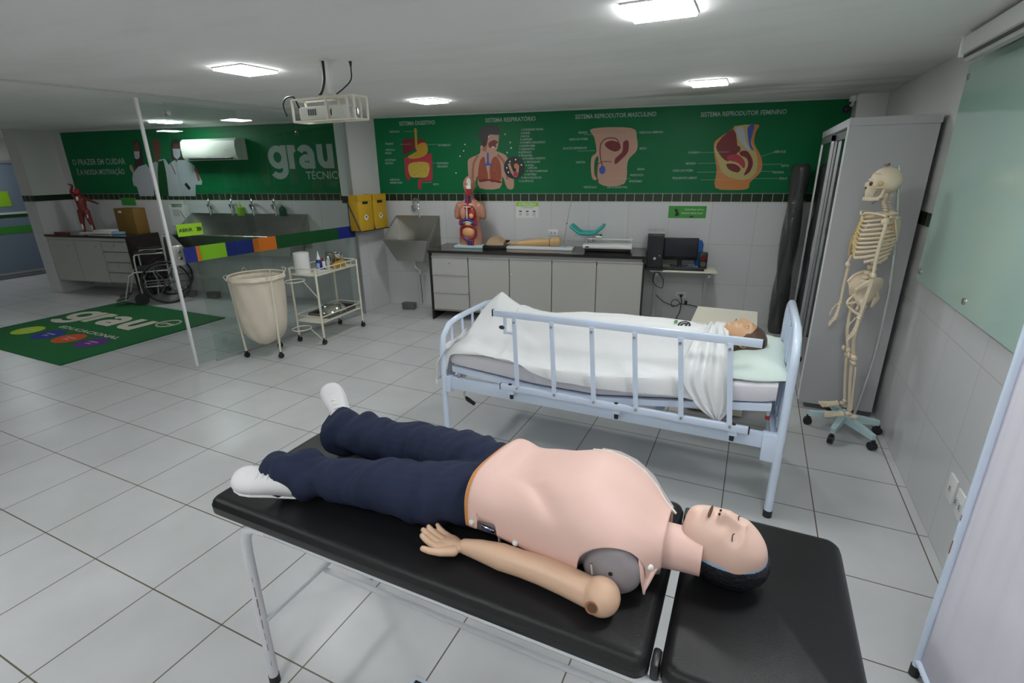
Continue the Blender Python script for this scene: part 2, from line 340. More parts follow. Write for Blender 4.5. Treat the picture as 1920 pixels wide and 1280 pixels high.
# partition of glass between the rooms
PX, PY = -1.50, 1.84; PA = math.atan2(-(-1.29+1.50), 3.98-1.84)   # frame: local +y runs along the glass away from the camera
gp = thing('glass_partition', 'frameless clear glass partition with coloured stripe between the two rooms', 'glass partition', (PX, PY, 0), PA)
L = 2.15
for k, (y0, y1) in enumerate(((.205, 1.13), (1.135, 1.33), (1.335, L-.01))):
    G().box((0, (y0+y1)/2, 1.17), (.008, y1-y0-.003, 2.28)).part('glass_pane', 'glass', gp, smooth=False)
G().box((0, L/2+.1, .012), (.03, L-.2, .024)).box((0, L-.015, H/2), (.03, .03, H)).part('channel', 'alu', gp, smooth=False)
G().box((0, .3, H-.006), (.025, 3.6, .010)).part('header_rail', 'pale', gp, smooth=False)
def stripe(y0, y1, z0, z1, m, x=.006):
    G().box((x, (y0+y1)/2, (z0+z1)/2), (.002, y1-y0, z1-z0)).part('stripe', m, gp, smooth=False)
ZS0, ZS1 = .978, 1.112
for y0, y1, m in ((.215, .255, 'sorange'), (.255, .50, 'lime'), (.50, .78, 'sblue'), (.78, 1.04, 'sorange'), (1.04, 1.86, 'sgreen'), (1.86, 2.12, 'sblue')): stripe(y0, y1, ZS0, ZS1, m)
sd = thing('glass_door', 'clear glass sliding door with white edge strip and lime sign reading ABRIR', 'glass door', (PX+.022*cos(PA), PY+.022*sin(PA), 0), PA)
G().box((0, .42, 1.16), (.008, .82, 2.26)).part('glass_pane', 'glass', sd, smooth=False)
G().box((0, 0, 1.17), (.028, .022, 2.3), bev=.003).part('edge_strip', 'white', sd)
lk = G().box((0, .05, 1.055), (.05, .085, .17), bev=.004).part('lock', 'steel', sd)
G().cyl((.02, .055, 1.03), (.04, .055, 1.03), .014).cyl((.02, .055, 1.09), (.032, .055, 1.09), .01).part('lock_barrel', 'chrome', lk)
G().box((.006, .155, (ZS0+ZS1)/2), (.002, .11, ZS1-ZS0)).part('stripe', 'sblue', sd, smooth=False)
G().box((.006, .225, (ZS0+ZS1)/2), (.002, .03, ZS1-ZS0)).part('stripe', 'sorange', sd, smooth=False)
sg = G().box((.006, .195, 1.265), (.002, .22, .105)).part('sign', 'lime', sd, smooth=False)
text('ABRIR', .043, (.0085, .10, 1.25), (pi/2, 0, pi/2), 'kprint', sg, bold=.012)
for k in range(3): G().poly([(.0085, .25+k*.014+dx, 1.265+dz) for dx, dz in ((0, .018), (.01, .018), (.022, 0), (.01, -.018), (0, -.018), (.012, 0))], (.0006, 0, 0)).part('arrow', 'kprint', sg, smooth=False)
G().cyl((-.01, .22, 2.22), (.02, .22, 2.22), .018).part('roller', 'chrome', sd)

# ceiling lamps
def ceiling_lamp(x, y, label, size=.26, rz=.0):
    t = thing('ceiling_lamp', label, 'ceiling light', (x, y, H), rz, 'square ceiling lamps')
    G().box((0, 0, -.004), (size+.012, size+.012, .007), bev=.002).part('lamp_frame', 'white', t)
    G().box((0, 0, -.012), (size, size, .010), bev=.003).part('diffuser', 'lamp', t, smooth=False); return t
LL = ['square white ceiling lamp near the projector, nearest the glass door', 'square white ceiling lamp at the top edge above the hospital bed', 'square white ceiling lamp by the back wall at the digestive poster end', 'square white ceiling lamp by the back wall above the computer desk',
      'unseen square white ceiling lamp above the camera, left row', 'unseen square ceiling lamp added to brighten the space between table head and right wall', 'unseen square ceiling lamp added behind the camera, middle row', 'unseen square ceiling lamp added to brighten the right wall by the privacy screen', 'unseen square ceiling lamp added behind the camera, left row', 'unseen square ceiling lamp added farthest behind the camera']
for (x, y), l in zip(ROOM_LAMPS, LL): ceiling_lamp(x, y, l)
for (x, y), l in zip(SIDE_LAMPS, ['square lamp in the side room by the green banner', 'square lamp in the side room over the door mat', 'square lamp in front of the frosted blue door']): ceiling_lamp(x, y, l)

# ---------------------------------------------------------------- printed banners
S={'eso': [(0.556, 2.221), (0.587, 2.22), (0.58, 1.994), (0.554, 1.987)], 'liver': [(0.381, 2.014), (0.396, 2.09), (0.478, 2.103), (0.637, 2.096), (0.705, 2.059), (0.632, 2.023), (0.558, 1.987), (0.465, 1.95), (0.39, 1.921)], 'stom': [(0.558, 1.994), (0.616, 2.046), (0.687, 2.052), (0.718, 2.006), (0.704, 1.93), (0.621, 1.886), (0.494, 1.872), (0.442, 1.896), (0.518, 1.934), (0.574, 1.963)], 'colon': [(0.394, 1.858), (0.424, 1.889), (0.73, 1.922), (0.764, 1.899), (0.754, 1.635), (0.707, 1.603), (0.617, 1.604), (0.592, 1.508), (0.557, 1.524), (0.554, 1.604), (0.584, 1.636), (0.693, 1.659), (0.708, 1.815), (0.453, 1.807), (0.463, 1.669), (0.437, 1.621), (0.395, 1.669)], 'smallint': [(0.457, 1.814), (0.71, 1.822), (0.694, 1.667), (0.567, 1.652), (0.459, 1.669)], 'body': [(1.225, 1.784), (1.245, 1.86), (1.382, 1.917), (1.399, 2.006), (1.525, 1.959), (1.663, 1.912), (1.72, 1.867), (1.743, 1.778), (1.79, 1.657), (1.793, 1.521), (1.714, 1.521), (1.658, 1.658), (1.622, 1.521), (1.368, 1.522), (1.343, 1.661), (1.317, 1.6), (1.282, 1.507), (1.234, 1.6)], 'hair': [(1.373, 2.124), (1.408, 2.188), (1.491, 2.219), (1.589, 2.219), (1.636, 2.174), (1.619, 2.117), (1.505, 2.12), (1.483, 2.048), (1.443, 1.983), (1.395, 2.05)], 'face': [(1.48, 2.121), (1.611, 2.132), (1.617, 2.045), (1.595, 1.958), (1.54, 1.929), (1.459, 1.96), (1.444, 2.02)], 'nasal': [(1.494, 2.026), (1.56, 2.061), (1.609, 2.038), (1.584, 2.009), (1.591, 1.98), (1.542, 1.995), (1.509, 1.974)], 'lungL': [(1.348, 1.661), (1.379, 1.828), (1.435, 1.879), (1.453, 1.781), (1.478, 1.66), (1.456, 1.599), (1.355, 1.615)], 'lungR': [(1.507, 1.598), (1.502, 1.751), (1.539, 1.855), (1.589, 1.876), (1.636, 1.794), (1.641, 1.628), (1.574, 1.598)], 'trach': [(1.472, 1.916), (1.492, 1.915), (1.496, 1.811), (1.537, 1.788), (1.528, 1.768), (1.482, 1.784), (1.436, 1.767), (1.425, 1.785), (1.466, 1.811)], 'diaph': [(1.363, 1.618), (1.49, 1.626), (1.64, 1.598), (1.623, 1.579), (1.49, 1.606), (1.379, 1.592)], 'mbody': [(2.705, 2.15), (3.127, 2.144), (3.192, 2.044), (3.201, 1.916), (3.11, 1.802), (3.086, 1.566), (2.806, 1.567), (2.787, 1.836), (2.763, 1.851), (2.742, 1.793), (2.747, 1.673), (2.772, 1.628), (2.765, 1.605), (2.725, 1.628), (2.705, 1.734), (2.709, 1.852), (2.761, 1.91), (2.732, 2.056)], 'mblad': [(2.85, 1.988), (2.917, 2.022), (3.009, 1.992), (3.02, 1.934), (2.968, 1.906), (2.89, 1.937)], 'mrect': [(3.053, 2.005), (3.105, 2.011), (3.107, 1.903), (3.034, 1.818), (2.975, 1.774), (2.972, 1.833), (3.044, 1.904)], 'mduct': [(2.837, 1.747), (2.804, 1.865), (2.807, 1.989), (2.87, 2.045), (2.976, 2.035), (3.024, 1.941)], 'fout': [(3.993, 1.962), (4.041, 2.022), (4.167, 2.11), (4.178, 2.132), (4.402, 2.138), (4.386, 2.066), (4.387, 1.959), (4.471, 1.822), (4.49, 1.684), (4.396, 1.573), (4.384, 1.509), (4.254, 1.495), (4.056, 1.518), (4.051, 1.689), (4.02, 1.816)], 'finn': [(4.005, 1.954), (4.168, 2.099), (4.185, 2.123), (4.324, 2.132), (4.358, 1.973), (4.429, 1.836), (4.443, 1.685), (4.365, 1.601), (4.212, 1.617), (4.108, 1.674), (4.04, 1.815)], 'fred': [(4.021, 1.961), (4.168, 2.102), (4.232, 1.908), (4.225, 1.854), (4.151, 1.786), (4.06, 1.857)], 'futer': [(4.144, 1.841), (4.238, 1.853), (4.315, 1.783), (4.317, 1.714), (4.249, 1.77), (4.149, 1.8)], 'frect': [(4.26, 1.88), (4.33, 1.882), (4.396, 1.782), (4.382, 1.685), (4.326, 1.644), (4.354, 1.741), (4.332, 1.811), (4.267, 1.846)], 'fblad': [(4.14, 1.758), (4.223, 1.757), (4.283, 1.714), (4.261, 1.673), (4.174, 1.702)], 'spine': [(4.197, 2.105), (4.261, 2.107), (4.304, 1.975), (4.353, 1.906), (4.327, 1.9), (4.266, 1.962), (4.225, 2.017)], 'sacrum': [(4.306, 2.115), (4.364, 2.133), (4.351, 1.973), (4.389, 1.892), (4.352, 1.919), (4.319, 2.015)]}
LAB=[('ESÔFAGO', 0.225, 2.189), ('FÍGADO', 0.151, 2.053), ('VESÍCULA', 0.144, 1.983), ('BILIAR', 0.14, 1.946), ('INTESTINO', 0.128, 1.863), ('GROSSO', 0.124, 1.826), ('APÊNDICE', 0.169, 1.628), ('VERMIFORME', 0.165, 1.592), ('ESTÔMAGO', 0.856, 2.021), ('INTESTINO', 0.828, 1.815), ('DELGADO', 0.826, 1.779), ('RETO', 0.759, 1.571), ('1 CAVIDADE NASAL', 1.887, 2.164), ('2 NARIZ', 1.887, 2.128), ('3 BOCA', 1.883, 2.094), ('4 LARINGE', 1.878, 2.06), ('5 PULMÃO ESQUERDO', 1.875, 2.026), ('6 DIAFRAGMA', 1.87, 1.991), ('7 GARGANTA', 1.865, 1.956), ('8 ESÔFAGO', 1.859, 1.921), ('9 TRAQUEIA', 1.859, 1.886), ('10 PULMÃO DIREITO', 1.901, 1.852), ('11 BRÔNQUIO', 1.921, 1.815), ('12 REDE', 1.934, 1.778), ('CAPILAR', 1.966, 1.749), ('13 VEIA PULMONAR', 1.943, 1.713), ('14 ARTÉRIA', 1.921, 1.676), ('15 BRONQUÍOLOS', 1.885, 1.64), ('16 ALVÉOLOS', 1.855, 1.602), ('BEXIGA', 2.553, 2.115), ('OSSO DO PÚBIS', 2.448, 2.047), ('DUCTO DEFERENTE', 2.382, 1.953), ('URETRA', 2.531, 1.802), ('VESÍCULA SEMINAL', 3.214, 2.097), ('RETO', 3.229, 1.934), ('ÂNUS', 3.218, 1.72), ('PRÓSTATA', 3.145, 1.657), ('EPIDÍDIMO', 3.138, 1.592), ('TESTÍCULO', 2.628, 1.53), ('SACO ESCROTAL', 2.897, 1.529), ('OVÁRIO', 3.742, 1.882), ('BEXIGA', 3.728, 1.772), ('OSSO DO PÚBIS', 3.597, 1.7), ('PEQUENOS LÁBIOS', 3.6, 1.623), ('CÉRVICE', 4.584, 1.873), ('RETO', 4.676, 1.736), ('VAGINA', 4.599, 1.672), ('ÂNUS', 4.671, 1.61)]
PP={'hair1': [(-3.853, 2.124), (-3.833, 2.186), (-3.757, 2.193), (-3.702, 2.139), (-3.711, 1.996), (-3.756, 1.815), (-3.826, 1.751), (-3.904, 1.817), (-3.882, 1.963)], 'face1': [(-3.841, 2.124), (-3.766, 2.167), (-3.737, 2.104), (-3.766, 2.015), (-3.826, 1.98), (-3.864, 2.017)], 'mask1': [(-3.86, 2.044), (-3.757, 2.042), (-3.778, 1.961), (-3.829, 1.935), (-3.872, 1.953)], 'coat1': [(-3.978, 1.744), (-3.849, 1.835), (-3.69, 1.869), (-3.607, 1.74), (-3.68, 1.424), (-3.956, 1.424), (-3.964, 1.557), (-4.021, 1.576), (-4.015, 1.67)], 'arm1': [(-4.004, 1.855), (-3.964, 1.864), (-3.941, 1.78), (-3.978, 1.744), (-4.01, 1.8)], 'face2': [(-3.509, 2.099), (-3.47, 2.186), (-3.394, 2.202), (-3.35, 2.148), (-3.375, 2.025), (-3.426, 1.937), (-3.49, 1.884), (-3.516, 1.956)], 'coat2': [(-3.592, 1.868), (-3.479, 1.92), (-3.331, 1.935), (-3.254, 1.791), (-3.335, 1.424), (-3.581, 1.424), (-3.617, 1.63)], 'shirt2': [(-3.461, 1.902), (-3.36, 1.918), (-3.365, 1.738), (-3.409, 1.424), (-3.581, 1.424), (-3.522, 1.739)], 'hair3': [(-3.209, 1.987), (-3.163, 2.144), (-3.067, 2.193), (-3.008, 2.157), (-2.991, 2.053), (-3.013, 1.93), (-3.1, 1.914), (-3.194, 1.915)], 'face3': [(-3.143, 2.091), (-3.084, 2.133), (-3.022, 2.106), (-3.047, 2.019), (-3.133, 1.879), (-3.157, 2.003)], 'mask3': [(-3.155, 2.065), (-3.023, 2.062), (-3.043, 1.966), (-3.109, 1.923), (-3.162, 1.959)], 'coat3': [(-3.28, 1.863), (-3.17, 1.915), (-2.96, 1.912), (-2.84, 1.839), (-2.758, 1.624), (-2.781, 1.579), (-2.886, 1.58), (-2.928, 1.425), (-3.335, 1.424), (-3.302, 1.664)], 'arm3': [(-2.85, 1.804), (-2.804, 1.803), (-2.788, 1.643), (-2.828, 1.625)]}
bn = thing('wall_banner', 'long green banner of four body system diagrams on the back wall', 'banner', BW(0, 0, 0), A_)
G().box((2.62, -.003, 1.902), (5.22, .005, .884)).part('vinyl', 'bgreen', bn, smooth=False)
def logo_grau(par, P, m, w, lift=(0, -.0004, 0)):
    # round heavy lower case lettering; unit = height of a small letter
    nr = [0]
    def rib(pts, sm=6):
        p = spline(pts, sm, False) if sm else pts; a = []; b = []
        for i, q in enumerate(p):
            u = p[min(i+1, len(p)-1)]; v = p[max(i-1, 0)]; dx, dy = u[0]-v[0], u[1]-v[1]; l = math.hypot(dx, dy) or 1
            a.append(P(q[0]-dy/l*w/2, q[1]+dx/l*w/2)); b.append(P(q[0]+dy/l*w/2, q[1]-dx/l*w/2))
        o = G().loft([a, b], cap=False, closed=False).part('lettering', m, par, smooth=False); o.location = Vector(lift)*nr[0]; nr[0] += 1
    h = w/2; c = lambda x, y, rx, ry, a0, a1, n=14: [(x+rx*cos(R_(a0+(a1-a0)*k/n)), y+ry*sin(R_(a0+(a1-a0)*k/n))) for k in range(n+1)]
    rib(c(.46, .5, .46-h, .5-h, 20, 340), 0); rib([(.92-h, 1), (.92-h, .1)]+c(.46, -.02, .46-h, .42-h, 0, -150)[1:], 0)
    rib([(.98+h, 0), (.98+h, .55)]+c(.98+h+.26, .55, .26, .45-h, 180, 95)[1:], 0); rib([(.98+h, .4), (.98+h, 1)], 0)
    rib(c(1.80, .29, .30-h+.02, .29-h+.01, 60, 330), 0); rib([(2.22-h, 0), (2.22-h, .56)]+c(2.22-h-.28, .56, .28, .44-h, 0, 150)[1:], 0); rib([(1.76, .60-h), (2.15, .60-h)], 0)
    rib([(2.36+h, 1), (2.36+h, .45)]+c(2.73, .45, .37-h, .45-h, 180, 360)[1:]+[(3.10-h, 1)], 0); rib([(3.10-h, .4), (3.10-h, 0)], 0)
def patch(key, m, par, lay, pts=None, smooth=4, name='picture'):
    pts = pts or S[key]
    pts = spline(pts, smooth) if smooth else pts
    y = -.0058-.0008*lay
    return G().poly([(s, y, z) for s, z in pts]).part(name, m, par, smooth=False)
def ell(cx, cz, rx, rz, m, par, lay, name='picture'):
    return G().poly([(cx+rx*cos(2*pi*k/32), -.0058-.0008*lay, cz+rz*sin(2*pi*k/32)) for k in range(32)]).part(name, m, par, smooth=False)
def stroke(pts, w, m, par, lay, sm=4, name='picture'):
    p = spline(pts, sm, False) if sm else pts
    g = G(); a = []; b = []
    for i, q in enumerate(p):
        u = p[min(i+1, len(p)-1)]; v = p[max(i-1, 0)]; dx, dz = u[0]-v[0], u[1]-v[1]; l = math.hypot(dx, dz) or 1
        a.append((q[0]-dz/l*w/2, -.0058-.0008*lay, q[1]+dx/l*w/2)); b.append((q[0]+dz/l*w/2, -.0058-.0008*lay, q[1]-dx/l*w/2))
    g.loft([a, b], cap=False, closed=False); return g.part(name, m, par, smooth=False)
TY = -.0066
for body, s0, s1, z in (('SISTEMA DIGESTIVO', .36, .83, 2.255), ('SISTEMA RESPIRATÓRIO', 1.46, 2.06, 2.255), ('SISTEMA REPRODUTOR MASCULINO', 2.51, 3.38, 2.255), ('SISTEMA REPRODUTOR FEMININO', 3.83, 4.65, 2.23)):
    o = text(body, .062, (s0, TY, z), WALLROT, 'bprint', bn, bold=.02, th=.0003); w = o.dimensions.x or 1; o.scale.x = (s1-s0)/w
for t_, s_, z_ in LAB: text(t_, .031, (s_, TY, z_-.012), WALLROT, 'bprint', bn, bold=.015, sx=.95, th=.0003)
stroke(S['eso'][:0]+[(.571, 2.22), (.57, 2.1), (.568, 1.99)], .03, 'stom', bn, 2, 3)
patch('liver', 'liver', bn, 1); patch('stom', 'stom', bn, 3); patch('colon', 'colon', bn, 2, smooth=3); patch('smallint', 'smalli', bn, 4)
patch('body', 'pskin', bn, 1, smooth=3); patch('face', 'pskin', bn, 2); patch('hair', 'phair', bn, 3, smooth=3); patch('nasal', 'liver', bn, 4)
patch('lungL', 'lung', bn, 3); patch('lungR', 'lung', bn, 3); patch('trach', 'pblue', bn, 4, smooth=3); patch('diaph', 'liver', bn, 4)
stroke([(1.28, 1.62), (1.30, 1.80), (1.36, 1.90)], .03, 'pskin2', bn, 2); stroke([(1.72, 1.62), (1.69, 1.80), (1.60, 1.90)], .03, 'pskin2', bn, 2); stroke([(1.44, 1.94), (1.46, 2.05)], .05, 'pskin2', bn, 3)
ell(1.803, 1.751, .125, .125, 'kprint', bn, 5)
stroke([(1.74, 1.80), (1.78, 1.70), (1.83, 1.66), (1.85, 1.78)], .03, 'pskin', bn, 6); ell(1.83, 1.77, .028, .03, 'porange', bn, 7); ell(1.82, 1.68, .03, .03, 'colon', bn, 7)
for k, (dx, dz) in enumerate(((-.09, 0), (-.05, .07), (.02, .09), (.09, .03), (-.07, -.05))): ell(1.803+dx, 1.751+dz, .009, .009, 'wprint', bn, 7)
for s_, z_ in ((1.50, 2.10), (1.55, 1.98), (1.2, 2.02), (1.18, 1.95), (1.13, 1.89), (1.07, 1.70), (1.70, 2.12), (1.76, 2.03), (1.77, 1.97), (1.72, 1.92)): ell(s_, z_, .008, .008, 'wprint', bn, 5)
patch('mbody', 'pskin', bn, 1, smooth=4); patch('mblad', 'liver', bn, 3); patch('mrect', 'liver', bn, 3); stroke(S['mduct'], .011, 'liver', bn, 4); ell(2.834, 1.714, .034, .044, 'pblue', bn, 4)
stroke([(2.80, 1.60), (2.76, 1.66), (2.77, 1.76), (2.83, 1.80), (2.93, 1.80)], .008, 'liver', bn, 3)
patch('fout', 'porange', bn, 1, smooth=3); patch('finn', 'pbone', bn, 2, smooth=3); patch('fred', 'liver', bn, 3, smooth=3); patch('futer', 'colon', bn, 4); patch('frect', 'liver', bn, 4); patch('fblad', 'liver', bn, 4); patch('spine', 'coat', bn, 3); patch('sacrum', 'pblue', bn, 4); ell(4.23, 1.904, .03, .034, 'liver', bn, 5)
for a, b in (((.60, 2.185), (.42, 2.185)), ((.50, 2.04), (.36, 2.04)), ((.72, 2.03), (.86, 2.03)), ((.76, 1.82), (.84, 1.82)), ((.62, 1.59), (.74, 1.59)), ((2.62, 2.09), (3.0, 2.09)), ((2.55, 1.92), (2.75, 1.92)), ((2.95, 1.62), (3.15, 1.62)), ((3.2, 2.09), (3.06, 2.09)), ((3.85, 1.88), (4.15, 1.88)), ((3.85, 1.77), (4.1, 1.77)), ((3.85, 1.68), (4.15, 1.68)), ((3.9, 1.60), (4.3, 1.60)), ((4.62, 1.88), (4.47, 1.83)), ((4.68, 1.75), (4.4, 1.75)), ((4.62, 1.68), (4.38, 1.68)), ((4.66, 1.61), (4.36, 1.61))):
    stroke([a, b], .003, 'bprint', bn, 6, 0, name='pointer_line')

b2 = thing('wall_banner', 'green banner with large white word grau and three printed health workers, seen through the glass', 'banner', BW(0, 0, 0), A_)
G().box((-2.66, -.003, 1.895), (5.06, .005, .87)).part('vinyl', 'bgreen', b2, smooth=False)
logo_grau(b2, lambda x, y: (-1.60+.322*x, TY, 1.775+.295*y), 'bprint', .27)
text('TÉCNICO', .135, (-1.05, TY, 1.645), WALLROT, 'bprint', b2, bold=.01, sx=1.0, th=.0003)
text('O PRAZER EM CUIDAR', .115, (-5.10, TY, 1.875), WALLROT, 'bprint', b2, bold=.012, sx=.88, th=.0003)
text('É A NOSSA MOTIVAÇÃO', .105, (-5.06, TY, 1.735), WALLROT, 'bprint', b2, bold=.015, sx=.80, th=.0003)
for k, m, l in (('coat2', 'coat', 1), ('shirt2', 'sgreen', 2), ('face2', 'pbrown', 3), ('hair1', 'phair', 1), ('coat1', 'coat', 2), ('face1', 'pbrown', 3), ('mask1', 'coat', 4), ('arm1', 'pskin', 3), ('hair3', 'phair', 3), ('coat3', 'coat', 2), ('face3', 'pbrown', 4), ('mask3', 'coat', 5), ('arm3', 'pskin2', 4)):
    patch('', m, b2, l, pts=PP[k], smooth=2 if k[0] in 'fh' else 0)
stroke([(-3.28, 1.93), (-3.22, 1.80), (-3.2, 1.72)], .012, 'kprint', b2, 5); stroke([(-3.06, 1.60), (-3.0, 1.52)], .05, 'kprint', b2, 5)
# air conditioner on the left banner
ac = thing('air_conditioner', 'cream wall air conditioner mounted on the green banner, seen through the glass', 'air conditioner', BW(-2.36, .0, 1.90), A_)
sec = [(-.006, 0), (-.17, .0), (-.205, .045), (-.215, .16), (-.20, .235), (-.16, .268), (-.006, .27)]
G().loft([[(x, y, z) for y, z in sec] for x in (-.44, -.43, .43, .44)]).part('casing', 'acw', ac)
G().box((0, -.19, .022), (.72, .04, .012), rot=(-.5, 0, 0)).part('louvre', 'dgrey', ac); G().box((.30, -.216, .12), (.05, .003, .02)).part('display', 'pale', ac)
# ---------------------------------------------------------------- along the back wall
# worktop cabinet
cb = thing('counter_cabinet', 'long grey laminate cabinet with drawers and four doors under black granite top', 'cabinet', BW(2.14, 0, 0), A_)
CW = 2.44
G().box((0, -.30, .42), (CW, .52, .62)).box((0, -.27, .775), (CW, .50, .06)).part('body', 'lamd', cb, smooth=False)
G().box((-CW/2-.01, -.30, .41), (.02, .58, .82), bev=.002).box((CW/2+.01, -.30, .41), (.02, .58, .82), bev=.002).part('side_panel', 'granite', cb, smooth=False)
G().box((0, -.555, .795), (CW-.02, .02, .05)).part('rail', 'lam', cb, smooth=False)
for k in range(3):
    d = G().box((-.985, -.572, .665-k*.215), (.45, .02, .2), bev=.002).part('drawer', 'lam', cb, smooth=False)
    G().box((-.985, -.585, .775-k*.215), (.45, .012, .012)).part('finger_rail', 'alu', d, smooth=False)
    if k == 0: G().cyl((-.985, -.58, .70), (-.985, -.592, .70), .009).part('lock', 'chrome', d)
for k in range(4):
    d = G().box((-.505+k*.495, -.572, .45), (.485, .02, .63), bev=.002).part('door', 'lam', cb, smooth=False)
    G().box((-.505+k*.495, -.585, .775), (.485, .012, .012)).part('finger_rail', 'alu', d, smooth=False)
    if k in (1, 3): G().cyl((-.505+k*.495-.215, -.58, .60), (-.505+k*.495-.215, -.592, .60), .009).part('lock', 'chrome', d)
tag(G().box((0, 0, .015), (CW+.05, .61, .03), bev=.003).part('worktop', 'granite', None, smooth=False, loc=BW(2.14, .305, .82), rot=(0, 0, A_)), 'black granite worktop carrying the anatomical models', 'worktop')
ZT = .851
def on_top(name, label, cat, s, d, rz=0, z=ZT, group=None): return thing(name, label, cat, BW(s, d, z), A_+rz, group)

# scrub sinks
def basin_profile(w, depth=.42, t=.012, z0=.66, taper=.11):
    """open steel trough: list of outer / inner outlines"""
    g = G()
    h = w/2
    bk = [(-h, -.01, 1.18), (h, -.01, 1.18)]
    lip = [(-h, -depth, .92), (h, -depth, .92)]
    fb = [(-h+taper, -depth+.10, z0), (h-taper, -depth+.10, z0)]; bb = [(-h+taper, -.03, z0), (h-taper, -.03, z0)]
    def q(*p): g.poly(p)
    q(bk[0], bk[1], bb[1], bb[0]); q(fb[0], fb[1], lip[1], lip[0]); q(bb[0], bb[1], fb[1], fb[0])
    q(bk[0], bb[0], fb[0], lip[0]); q(bk[1], lip[1], fb[1], bb[1])
    return g
def sink(name, label, s, w, taps, taper=.11):
    t = thing(name, label, 'sink', BW(s, 0, 0), A_)
    o = basin_profile(w, taper=taper).part('basin', 'steel', t, smooth=False)
    m = o.modifiers.new('thickness', 'SOLIDIFY'); m.thickness = .004
    G().box((0, -.012, .96), (w+.02, .012, .46)).part('back_plate', 'steel', t, smooth=False)
    h = w/2
    G().tube([(-h, -.03, 1.18), (-h-.002, -.42, .925), (h+.002, -.42, .925), (h, -.03, 1.18)], .009).part('rim', 'steel', t)
    for k, x in enumerate(taps):
        p = G().tube([(x, -.02, 1.28), (x+.005, -.03, 1.36), (x+.05, -.07, 1.405), (x+.11, -.13, 1.39), (x+.135, -.17, 1.30), (x+.145, -.175, 1.18)], .0105, smooth=5).part('tap', 'chrome', t)
        G().cyl((x, -.0, 1.30), (x, -.05, 1.30), .022).cyl((x, -.0, 1.27), (x, -.025, 1.27), .03).part('tap_base', 'chrome', p)
    return t
sk = sink('scrub_sink', 'small stainless steel scrub sink with tapered bowl left of the grey cabinet', .52, .58, [-.04])
G().cyl((0, -.2, .66), (0, -.2, .62), .035).tube([(0, -.2, .64), (.01, -.2, .56), (.05, -.16, .52), (.05, -.16, .46)], .016, smooth=4).part('trap', 'owhite', sk)
G().tube([(.04, -.15, .46), (.035, -.12, .25), (.03, -.11, .06)], .004).part('drain_hose', 'black', sk)
def pedal(s, d, label):
    t = thing('foot_pedal', label, 'foot pedal', BW(s, d, 0), A_)
    G().box((0, 0, .04), (.17, .09, .07), bev=.004).part('housing', 'dsteel', t)
    G().box((0, -.005, .08), (.18, .11, .01), bev=.003).part('treadle', 'dsteel', t)
pedal(.40, .20, 'steel foot pedal box on the floor under the small scrub sink')
tag(G().tube([(0, 0, .11), (0, -.01, .16), (.004, -.012, .17)], .006).sph((0, -.005, .08), (.022, .018, .035)).part('floor_valve', 'dsteel', None, loc=BW(.72, .03, 0), rot=(0, 0, A_)), 'dark pointed valve by the skirting right of the foot pedal', 'valve')
sk2 = sink('trough_sink', 'long steel trough sink with four swan neck taps, seen through the glass', -2.08, 1.92, [-.62, -.24, .10, .46], taper=.12)
pedal(-3.15, .25, 'foot pedal box under the long trough sink, left one behind glass'); pedal(-2.72, .25, 'foot pedal box under the long trough sink, right one behind glass')
def dispenser(s, z, m, label):
    t = thing('soap_bottle', label, 'bottle', BW(s, .045, z), A_)
    G().lathe([(.0, 0), (.045, 0), (.047, .08), (.04, .11), (.014, .13), (.012, .145), (0, .145)]).part('bottle', m, t); G().cyl((0, 0, .145), (0, 0, .18), .006).box((-.015, 0, .18), (.05, .016, .012)).part('pump', 'pale', t)
dispenser(-2.16, 1.165, 'lime', 'yellow-green soap bottle standing on the rim of the trough sink'); dispenser(-1.47, 1.165, 'sgreen', 'dark green soap bottle at the right end of the trough sink')

# signs and sockets
def sign(name, label, cat, s, z, w, h, m='gsign', d=.0): 
    t = thing(name, label, cat, BW(s, d, z), A_); G().box((0, -.003, 0), (w, .004, h)).part('plate', m, t, smooth=False); return t
n = sign('notice', 'white ATENÇÃO notice with a green heading above the arm model', 'notice', 1.96, 1.268, .275, .185, 'wprint')
G().box((0, -.0055, .067), (.275, .002, .05)).part('heading', 'lime', n, smooth=False); text('ATENÇÃO!', .042, (0, -.0068, .052), WALLROT, 'wprint', n, align='CENTER', bold=.02)
text('USO OBRIGATÓRIO DE', .015, (0, -.006, .022), WALLROT, 'kprint', n, align='CENTER')
for k in range(3):
    ell(-.085+k*.085, -.015, .02, .008, 'dgrey', n, 0); ell(-.085+k*.085, -.05, .02, .022, 'pale', n, 0)
text('▪▪', .02, (.09, -.006, -.088), WALLROT, 'kprint', n)
n = sign('wall_sign', 'green sign with white script above the computer monitor', 'sign', 3.79, 1.26, .40, .13, 'gsign')
text('Contribua com a', .029, (-.03, -.0055, .02), WALLROT, 'wprint', n); text('limpeza desse local', .029, (-.06, -.0055, -.02), WALLROT, 'wprint', n)
G().poly([(x, -.006, z) for x, z in ((-.14, .03), (-.11, .035), (-.10, .01), (-.08, -.035), (-.11, -.045), (-.13, -.045), (-.12, -.01))]).part('picture', 'kprint', n, smooth=False); G().box((.05, -.006, -.05), (.04, .002, .015)).part('picture', 'kprint', n, smooth=False)
sign('wall_sign', 'small green sign by the left end of the dark tile course, behind glass', 'sign', -4.2, 1.345, .27, .11, 'gsign'); sign('wall_sign', 'narrow green sign above the white chart left of the trough sink', 'sign', -3.31, 1.29, .19, .045, 'gsign')
ch = sign('wall_chart', 'white hand washing chart under a narrow green sign behind glass', 'chart', -3.29, 1.15, .34, .30, 'wprint')
G().box((-.05, -.0055, .04), (.12, .001, .1)).part('picture', 'pale', ch, smooth=False); stroke([(.02, .07), (.06, .0), (.10, -.06)], .012, 'dgrey', ch, 0)
